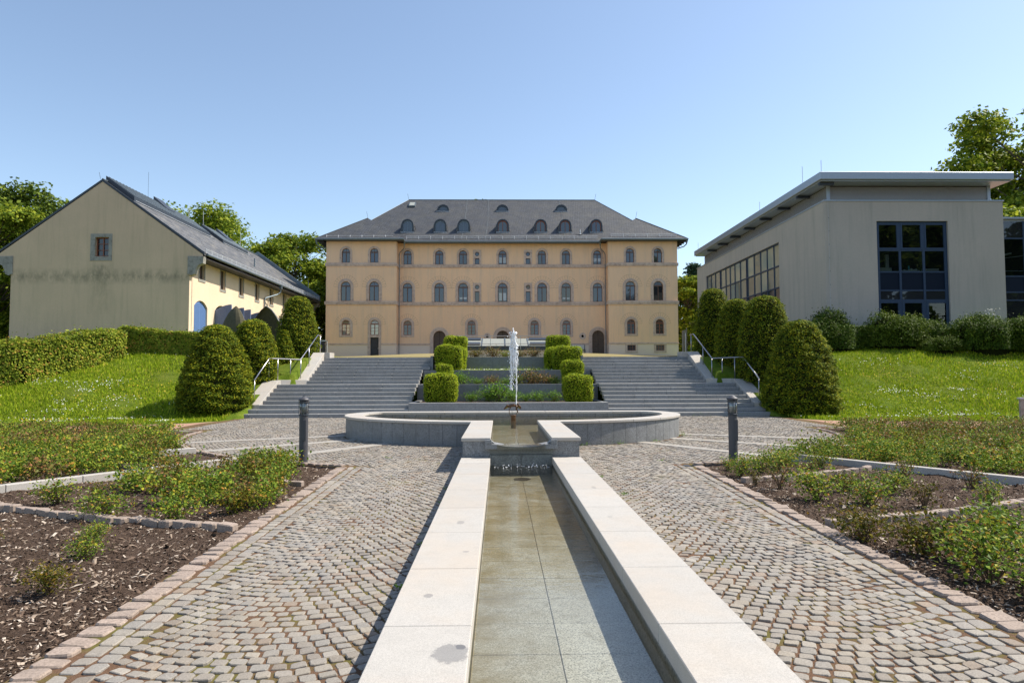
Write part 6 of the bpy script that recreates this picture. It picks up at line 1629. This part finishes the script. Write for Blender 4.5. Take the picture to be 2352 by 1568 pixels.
# grass on the third planter and along the top
n = 9000; x = rng.uniform(-3.6, 3.6, n); y = rng.uniform(31.9, 34.2, n); z = np.full(n, 1.75); hh = rng.uniform(.06, .16, n)*np.where(rng.random(n) < .05, 2.2, 1); a = rng.uniform(0, math.pi, n)
dx, dy_ = np.cos(a)*.012, np.sin(a)*.012
V = np.stack([np.stack([x-dx, y-dy_, z], 1), np.stack([x+dx, y+dy_, z], 1), np.stack([x+rng.normal(0, .04, n), y+rng.normal(0, .04, n), z+hh], 1)], 1).reshape(-1, 3)
fast('planter_grass', V, np.arange(3*n).reshape(n, 3), 'blade', kind='stuff', label='grass with small white flowers growing in the third planter', cat='grass')
def flowers(n, mask, mat, label, size, rgseed, hz=.09, clump=True):
    rg = np.random.default_rng(rgseed)
    nc_ = max(1, n//28); cx = (10+rg.random(nc_)*17)*np.where(rg.random(nc_) < .5, -1, 1); cy = 23+rg.random(nc_)*10
    i = rg.integers(0, nc_, n); sp = rg.uniform(.10, .75, nc_)[i]
    x = cx[i]+rg.normal(0, 1, n)*sp*1.4; y = cy[i]+rg.normal(0, 1, n)*sp*.5
    k = lawn_mask(x, y); x, y = x[k], y[k]; P = np.stack([x, y, terr(x, y)+hz*rg.uniform(.7, 1.3, len(x))], 1)
    V, F = leaves(P, np.tile([0, -.5, .8], (len(x), 1)), size, rg, 1.0, .25)
    fast('flowers', V, F, mat, kind='stuff', label=label, cat='flowers')
flowers(2700, None, 'daisy', 'white daisies scattered in clumps over the grassy banks', .036, 5)
flowers(260, None, 'yellowflower', 'small yellow flowers dotted in the grass of the banks', .04, 6, .11)
rg = np.random.default_rng(8); n = 260; P = np.stack([rg.uniform(-2.2, 2.2, n), rg.uniform(31.9, 33.5, n), 1.84+rg.random(n)*.05], 1); V, F = leaves(P, np.tile([0, -.5, .8], (n, 1)), .03, rg, 1, .2)
fast('flowers', V, F, 'daisy', kind='stuff', label='white clover heads in the grass of the third planter', cat='flowers')

# ------------------------------------------------------------------ roses
def rose_geo(seed, R_=.34, h=.42, nst=11, nl=420, leaf=.042, up=.5):
    rg = np.random.default_rng(seed); rr_ = random.Random(seed)
    b = MB(); P = []; N_ = []
    for i in range(nst):
        a = rr_.uniform(0, 2*math.pi); e = rr_.uniform(.3, 1.0); L = h*rr_.uniform(.7, 1.25)
        p1 = Vector((R_*.45*e*math.cos(a), R_*.45*e*math.sin(a), L*.55)); p2 = Vector((R_*e*math.cos(a+.2), R_*e*math.sin(a+.2), L*(1-.25*e)))
        b.tube([(rr_.gauss(0, .02), rr_.gauss(0, .02), -.03), p1, p2], [.006, .0045, .002], 4, cap=False)
        m = nl//nst; q = rg.random(m)**.7
        c = np.array([list(Vector((0, 0, 0)).lerp(p1, 2*t_) if t_ < .5 else p1.lerp(p2, 2*t_-1)) for t_ in .15+.9*q*.95])
        P.append(c+rg.normal(0, .045+.03*(R_ > .3), (m, 3))*np.array([1, 1, .8])); N_.append(rg.normal(0, .5, (m, 3))+np.array([0, 0, .9]))
    P = np.concatenate(P); P[:, 2] = np.maximum(P[:, 2], .01)
    V, F = leaves(P, np.concatenate(N_), leaf, rg, 1.5, .35, .25)
    return b, V, F
rose_protos = {}
def rose(x, y, label, kind='rose', variant=0, s=1.0, z=0., sparse=False, grp='single rose bushes in the beds', name='rose_bush', cat='rose bush'):
    key = (kind, variant, sparse)
    s = s*1.45 if 'planter' in grp else s*1.2 if x > 0 else s
    t = thing(name, label, cat, (x, y, z), random.uniform(0, 6.28), grp); t.scale = (s, s, s)
    if key not in rose_protos:
        b, V, F = rose_geo(200+variant+(50 if sparse else 0), .34 if not sparse else .26, .29, 15, 780 if not sparse else 220, .036)
        me1 = b.build('stems', 'stem'); me2 = fast('leaves', V, F, kind); rose_protos[key] = (me1.data, me2.data)
        me1.parent = t; me2.parent = t
    else:
        for nm, d in zip(('stems', 'leaves'), rose_protos[key]):
            o = bpy.data.objects.new(nm, d); col.objects.link(o); o.parent = t
    return t
RB = [  # x, y, kind, variant, size, sparse, label
 (3.45, 11.45, 'rose', 0, .55, True, 'thin rose sapling at the tip of the right bed, left of the bollard'),
 (3.42, 10.75, 'rose', 1, .80, False, 'small green rose bush at the foot of the right bollard'),
 (3.95, 11.15, 'rose', 2, .85, False, 'green rose bush just right of the right bollard'),
 (4.35, 11.55, 'rose', 3, .85, False, 'second green rose bush right of the right bollard, against the border'),
 (4.75, 12.1, 'rose', 0, .9, False, 'taller rose bush behind the right bollard bed, near the granite kerb'),
 (5.15, 11.7, 'rose', 2, .75, False, 'rose bush touching the front granite kerb on the right'),
 (4.55, 10.9, 'roseyel', 1, .6, True, 'low yellowish rose in front of the raised stone row by the right bollard'),
 (3.55, 9.55, 'rosered', 0, .9, True, 'nearly bare dark-stemmed rose just in front of the right bollard bed'),
 (3.35, 9.9, 'roseyel', 2, .5, True, 'tiny yellow rose at the pink border below the right bollard'),
 (3.72, 8.75, 'rose', 1, 1.0, False, 'full green rose bush in the middle right bed, nearest the pink border'),
 (4.15, 8.35, 'rose', 3, .95, False, 'dark green rose bush beside the full one in the middle right bed'),
 (4.35, 9.3, 'roseyel', 3, .7, False, 'yellowing rose bush in the middle right bed'),
 (4.75, 8.2, 'roseyel', 0, .8, True, 'orange-tinged sprawling rose low in the middle right bed'),
 (5.0, 9.3, 'rose', 0, .8, False, 'rose bush in the centre of the middle right bed'),
 (5.35, 7.95, 'rose', 2, .75, True, 'pale small rose on bare soil in the middle right bed'),
 (5.9, 8.7, 'rose', 3, .75, True, 'small rose on bare soil towards the right picture edge'),
 (5.65, 10.05, 'rosered', 1, .9, True, 'twiggy reddish rose by the front granite kerb'),
 (6.3, 9.6, 'rosered', 3, .85, True, 'reddish rose near the right picture edge below the kerb'),
 (6.6, 8.3, 'rosered', 2, .9, False, 'reddish rose bush cut by the right picture edge'),
 (3.15, 6.6, 'roseyel', 0, .85, False, 'yellow-orange rose bush right below the nearest raised stone row'),
 (3.42, 6.05, 'roseyel', 3, .95, False, 'yellow-brown rose bush leaning over the right pink border'),
 (3.45, 5.3, 'rose', 1, 1.0, False, 'glossy green rose bush hanging over the right pink border'),
 (3.75, 5.9, 'rose', 2, 1.0, False, 'glossy green rose bush behind the yellow ones, nearest bed on the right'),
 (3.55, 4.75, 'rose', 0, 1.0, False, 'glossy rose bush nearest the lower right picture corner'),
 (4.1, 5.2, 'rose', 3, 1.1, False, 'large glossy rose bush in the lower right picture corner'),
 (4.35, 6.3, 'rose', 1, 1.0, False, 'green rose bush under the raised stone row near the right picture edge'),
 (4.25, 4.6, 'rosered', 0, 1.0, False, 'rose bush with red shoots in the lower right picture corner'),
 (-4.30, 6.75, 'rose', 1, .55, False, 'small green rose in the nearest left bed, right under the stone row'),
 (-4.02, 6.15, 'rose', 2, .55, False, 'small green rose in the middle of the nearest left bed'),
 (-3.72, 5.25, 'roseyel', 1, .62, False, 'small yellow-green rose with thin shoots, closest to the camera on the left'),
 (-5.15, 6.6, 'rosered', 3, .6, True, 'reddish sprig at the left picture edge in the nearest bed'),
 (-3.95, 7.75, 'rose', 3, 1.0, False, 'glossy rose bush above the stone row in the left bed, right one'),
 (-4.85, 7.95, 'rose', 0, 1.0, False, 'glossy rose bush above the stone row in the left bed, left one'),
 (-3.42, 8.2, 'roseyel', 2, .9, False, 'yellow-green rose overhanging the left pink border'),
 (-6.0, 8.9, 'rose', 2, .9, False, 'rose bush by the left picture edge above the stone row'),
 (-5.55, 9.0, 'roseyel', 0, .8, True, 'dry twiggy yellowish rose in the left bed near the kerb'),
]
for x, y, kind, vr_, s, sp, lab in RB: rose(x, y, lab, kind, vr_, s, .0, sp)

# dense rose cover, nobody could count it: one object per bed
def rose_cover(name, label, pts, kinds, seed):
    rg = np.random.default_rng(seed); VV = []; FF = []; MI = []; nv = 0; mats = ['rose', 'rosered', 'roseyel', 'stem']
    protos = [rose_geo(300+k, .34, .30, 10, 250, .046) for k in range(4)]
    for (x, y, s) in pts:
        k = rg.integers(0, 4); b, V, F = protos[k]; a = rg.uniform(0, 6.28); c, s_ = math.cos(a), math.sin(a)
        W = V.copy(); W[:, 0] = (V[:, 0]*c-V[:, 1]*s_)*s+x; W[:, 1] = (V[:, 0]*s_+V[:, 1]*c)*s+y; W[:, 2] = V[:, 2]*s*rg.uniform(.85, 1.2)
        VV.append(W); FF.append(F+nv); nv += len(W); MI.append(np.full(len(F), kinds(x, y, rg)))
    fast(name, np.concatenate(VV), np.concatenate(FF), mats, mi=np.concatenate(MI), kind='stuff', label=label, cat='rose cover')
def scatter(region, n, seed, s0=.85, s1=1.15):
    rg = np.random.default_rng(seed); out = []
    while len(out) < n:
        x, y = rg.uniform(2.9, 17), rg.uniform(7, 20.2)
        if region(x, y): out.append((x, y, rg.uniform(s0, s1)))
    return out
def pol(x, y): return rad(x, y), math.degrees(math.atan2(y-20.5, x))
def regL1(x, y):   # left: between the nearest stone row and the front kerb
    r_, a = pol(x, y); return 9.2 < r_ < 13.0 and a < -59.5 and x > xo(y)+.12 and not (r_ > 11.3 and x > 4.8 and y < 9.6)
def regFar(x, y):
    r_, a = pol(x, y); return r_ > 9.2 and -54.5 < a < -43 and x < y*.8+.8
def regFar2(x, y):
    r_, a = pol(x, y); return r_ > 9.2 and -40.5 < a < -28.2 and x < y*.8+.8
def regFar3(x, y):
    r_, a = pol(x, y); return r_ > 9.3 and -25.8 < a < -2.5 and y < 19.7 and x < y*.8+.8
kmix = lambda wr, wy: (lambda x, y, rg: rg.choice([0, 1, 2], p=[1-wr-wy, wr, wy]))
mir = lambda L: [(-x, y, s) for x, y, s in L]
rose_cover('rose_cover', 'dense rose cover around the left bollard, in front of the kerb', mir(scatter(regL1, 62, 1, .8, 1.1)), kmix(.12, .10), 61)
rose_cover('rose_cover', 'bright green rose cover between the first two kerbs on the left', mir([p for p in scatter(regFar, 95, 2) if not (p[0] < 7.6 and p[1] < 14.4 and p[1] > 12.4 and p[0] < 7.0)]), kmix(.06, .07), 62)
rose_cover('rose_cover', 'dark green rose cover behind the middle kerb on the left', mir(scatter(regFar2, 100, 3)), kmix(.25, .05), 63)
rose_cover('rose_cover', 'reddish rose cover at the back of the left beds near the gravel path', mir(scatter(regFar3, 140, 4, .8, 1.2)), kmix(.45, .05), 64)
rose_cover('rose_cover', 'bright green rose cover between the first two kerbs on the right', scatter(regFar, 85, 5), kmix(.08, .06), 65)
rose_cover('rose_cover', 'green rose cover behind the middle kerb on the right', scatter(regFar2, 90, 6), kmix(.2, .1), 66)
rose_cover('rose_cover', 'reddish rose cover at the back of the right beds near the gravel path', scatter(regFar3, 125, 7, .8, 1.2), kmix(.45, .1), 67)

# plants in the planters
def plantrow(L, z):
    for x, y, kind, v_, s, sp, lab in L: rose(x, y, lab, kind, v_, s, z, sp, grp='plants in the granite planters', name='planter_plant', cat='plant')
plantrow([(-1.55, 28.9, 'herb', 0, .9, False, 'thin pale plant at the left end of the lowest planter'),
 (-.80, 28.9, 'herb', 1, .95, False, 'low green plant left of the tall bush in the lowest planter'),
 (-.35, 28.8, 'herb', 2, 1.7, False, 'tall bright green bush left of the water jet in the lowest planter'),
 (.25, 28.8, 'herb', 3, 1.0, False, 'green plant directly behind the water jet in the lowest planter'),
 (.75, 28.9, 'herb', 1, .7, False, 'low green plant right of the water jet in the lowest planter'),
 (1.3, 28.9, 'herb', 0, .95, False, 'leafy green plant in the right half of the lowest planter'),
 (1.95, 28.8, 'herb', 2, .95, False, 'green plant touching the right box cube of the lowest planter')], .46)
plantrow([(-2.0, 30.9, 'herb', 1, 1.2, False, 'feathery green plant beside the left cube of the second planter'),
 (-1.35, 30.9, 'herb', 3, .75, False, 'low green plant left of centre in the second planter'),
 (-.75, 30.8, 'rosered', 0, .95, False, 'small reddish rose left of the jet in the second planter'),
 (-.1, 30.9, 'herb', 0, .7, False, 'ground-hugging green plant behind the jet in the second planter'),
 (.45, 30.9, 'rose', 1, 1.0, False, 'rose just right of the jet in the second planter'),
 (1.1, 30.9, 'rosered', 2, 1.45, False, 'largest red-shooted rose in the second planter'),
 (1.75, 30.9, 'rosered', 3, 1.1, False, 'reddish rose near the right cube in the second planter'),
 (2.2, 30.8, 'herb', 2, .8, False, 'green plant under the right cube in the second planter')], 1.13)
plantrow([(-1.55, 35.2, 'roseyel', 0, 1.1, False, 'yellow-green rose at the left end of the topmost planter'),
 (-.65, 35.2, 'rosered', 1, 1.3, False, 'reddish rose left of the jet in the topmost planter'),
 (.0, 35.2, 'rose', 3, .9, False, 'green rose behind the jet in the topmost planter'),
 (.65, 35.2, 'roseyel', 2, .9, False, 'yellow-green rose right of the jet in the topmost planter'),
 (1.35, 35.2, 'rosered', 3, 1.2, False, 'reddish rose at the right end of the topmost planter')], 2.43)
# weeds in the joints
rg = np.random.default_rng(12); W = []
for (x, y, m, s) in [(1.25, 3.05, 26, .05), (1.35, 2.95, 30, .06), (1.75, 3.3, 20, .03), (2.5, 3.4, 16, .03), (1.05, 4.9, 12, .03), (4.35, 17.6, 40, .12), (3.3, 16.2, 40, .12), (2.4, 15.7, 40, .10), (1.55, 15.35, 30, .10), (4.5, 18.6, 30, .1), (-1.08, 6.5, 16, .03), (-1.06, 8.6, 18, .03), (-1.1, 5.2, 14, .03), (-1.07, 9.6, 14, .04), (1.2, 10.6, 20, .04), (1.3, 9.1, 14, .03), (2.6, 12.6, 16, .05), (-2.5, 13.2, 16, .05), (8.9, 25.8, 60, .35), (7.2, 25.9, 40, .3)]:
    for i in range(m): W.append((x+rg.normal(0, s*.8), y+rg.normal(0, s*.8), s))
W = np.array(W); P = np.stack([W[:, 0], W[:, 1], np.abs(rg.normal(0, .3, len(W)))*W[:, 2]+.02], 1); V, F = leaves(P, np.tile([0, 0, .6], (len(W), 1)), .034, rg, 2.6, .8)
fast('weeds', V, F, 'herb', kind='stuff', label='little green weeds growing in the paving joints and at the basin foot', cat='weeds')
# upper court: dry grass strip between stairs and mansion
grid('upper_court', np.linspace(-8.5, -3.62, 12), np.linspace(33.65, 36.55, 8), lambda X, Y: terr(X, Y)+.02, 'drygrass', kind='structure')
grid('upper_court', np.linspace(3.62, 8.5, 12), np.linspace(33.65, 36.55, 8), lambda X, Y: terr(X, Y)+.02, 'drygrass', kind='structure')
grid('upper_court', np.linspace(-12.5, 12.5, 40), np.linspace(36.55, 71.1, 40), lambda X, Y: terr(X, Y)+.02+.25*sstep(42, 60, Y)*(1-sstep(60, 71, Y))*(1-sstep(6, 14, np.abs(X))), 'drygrass', kind='structure')
print('objects', len(bpy.data.objects))
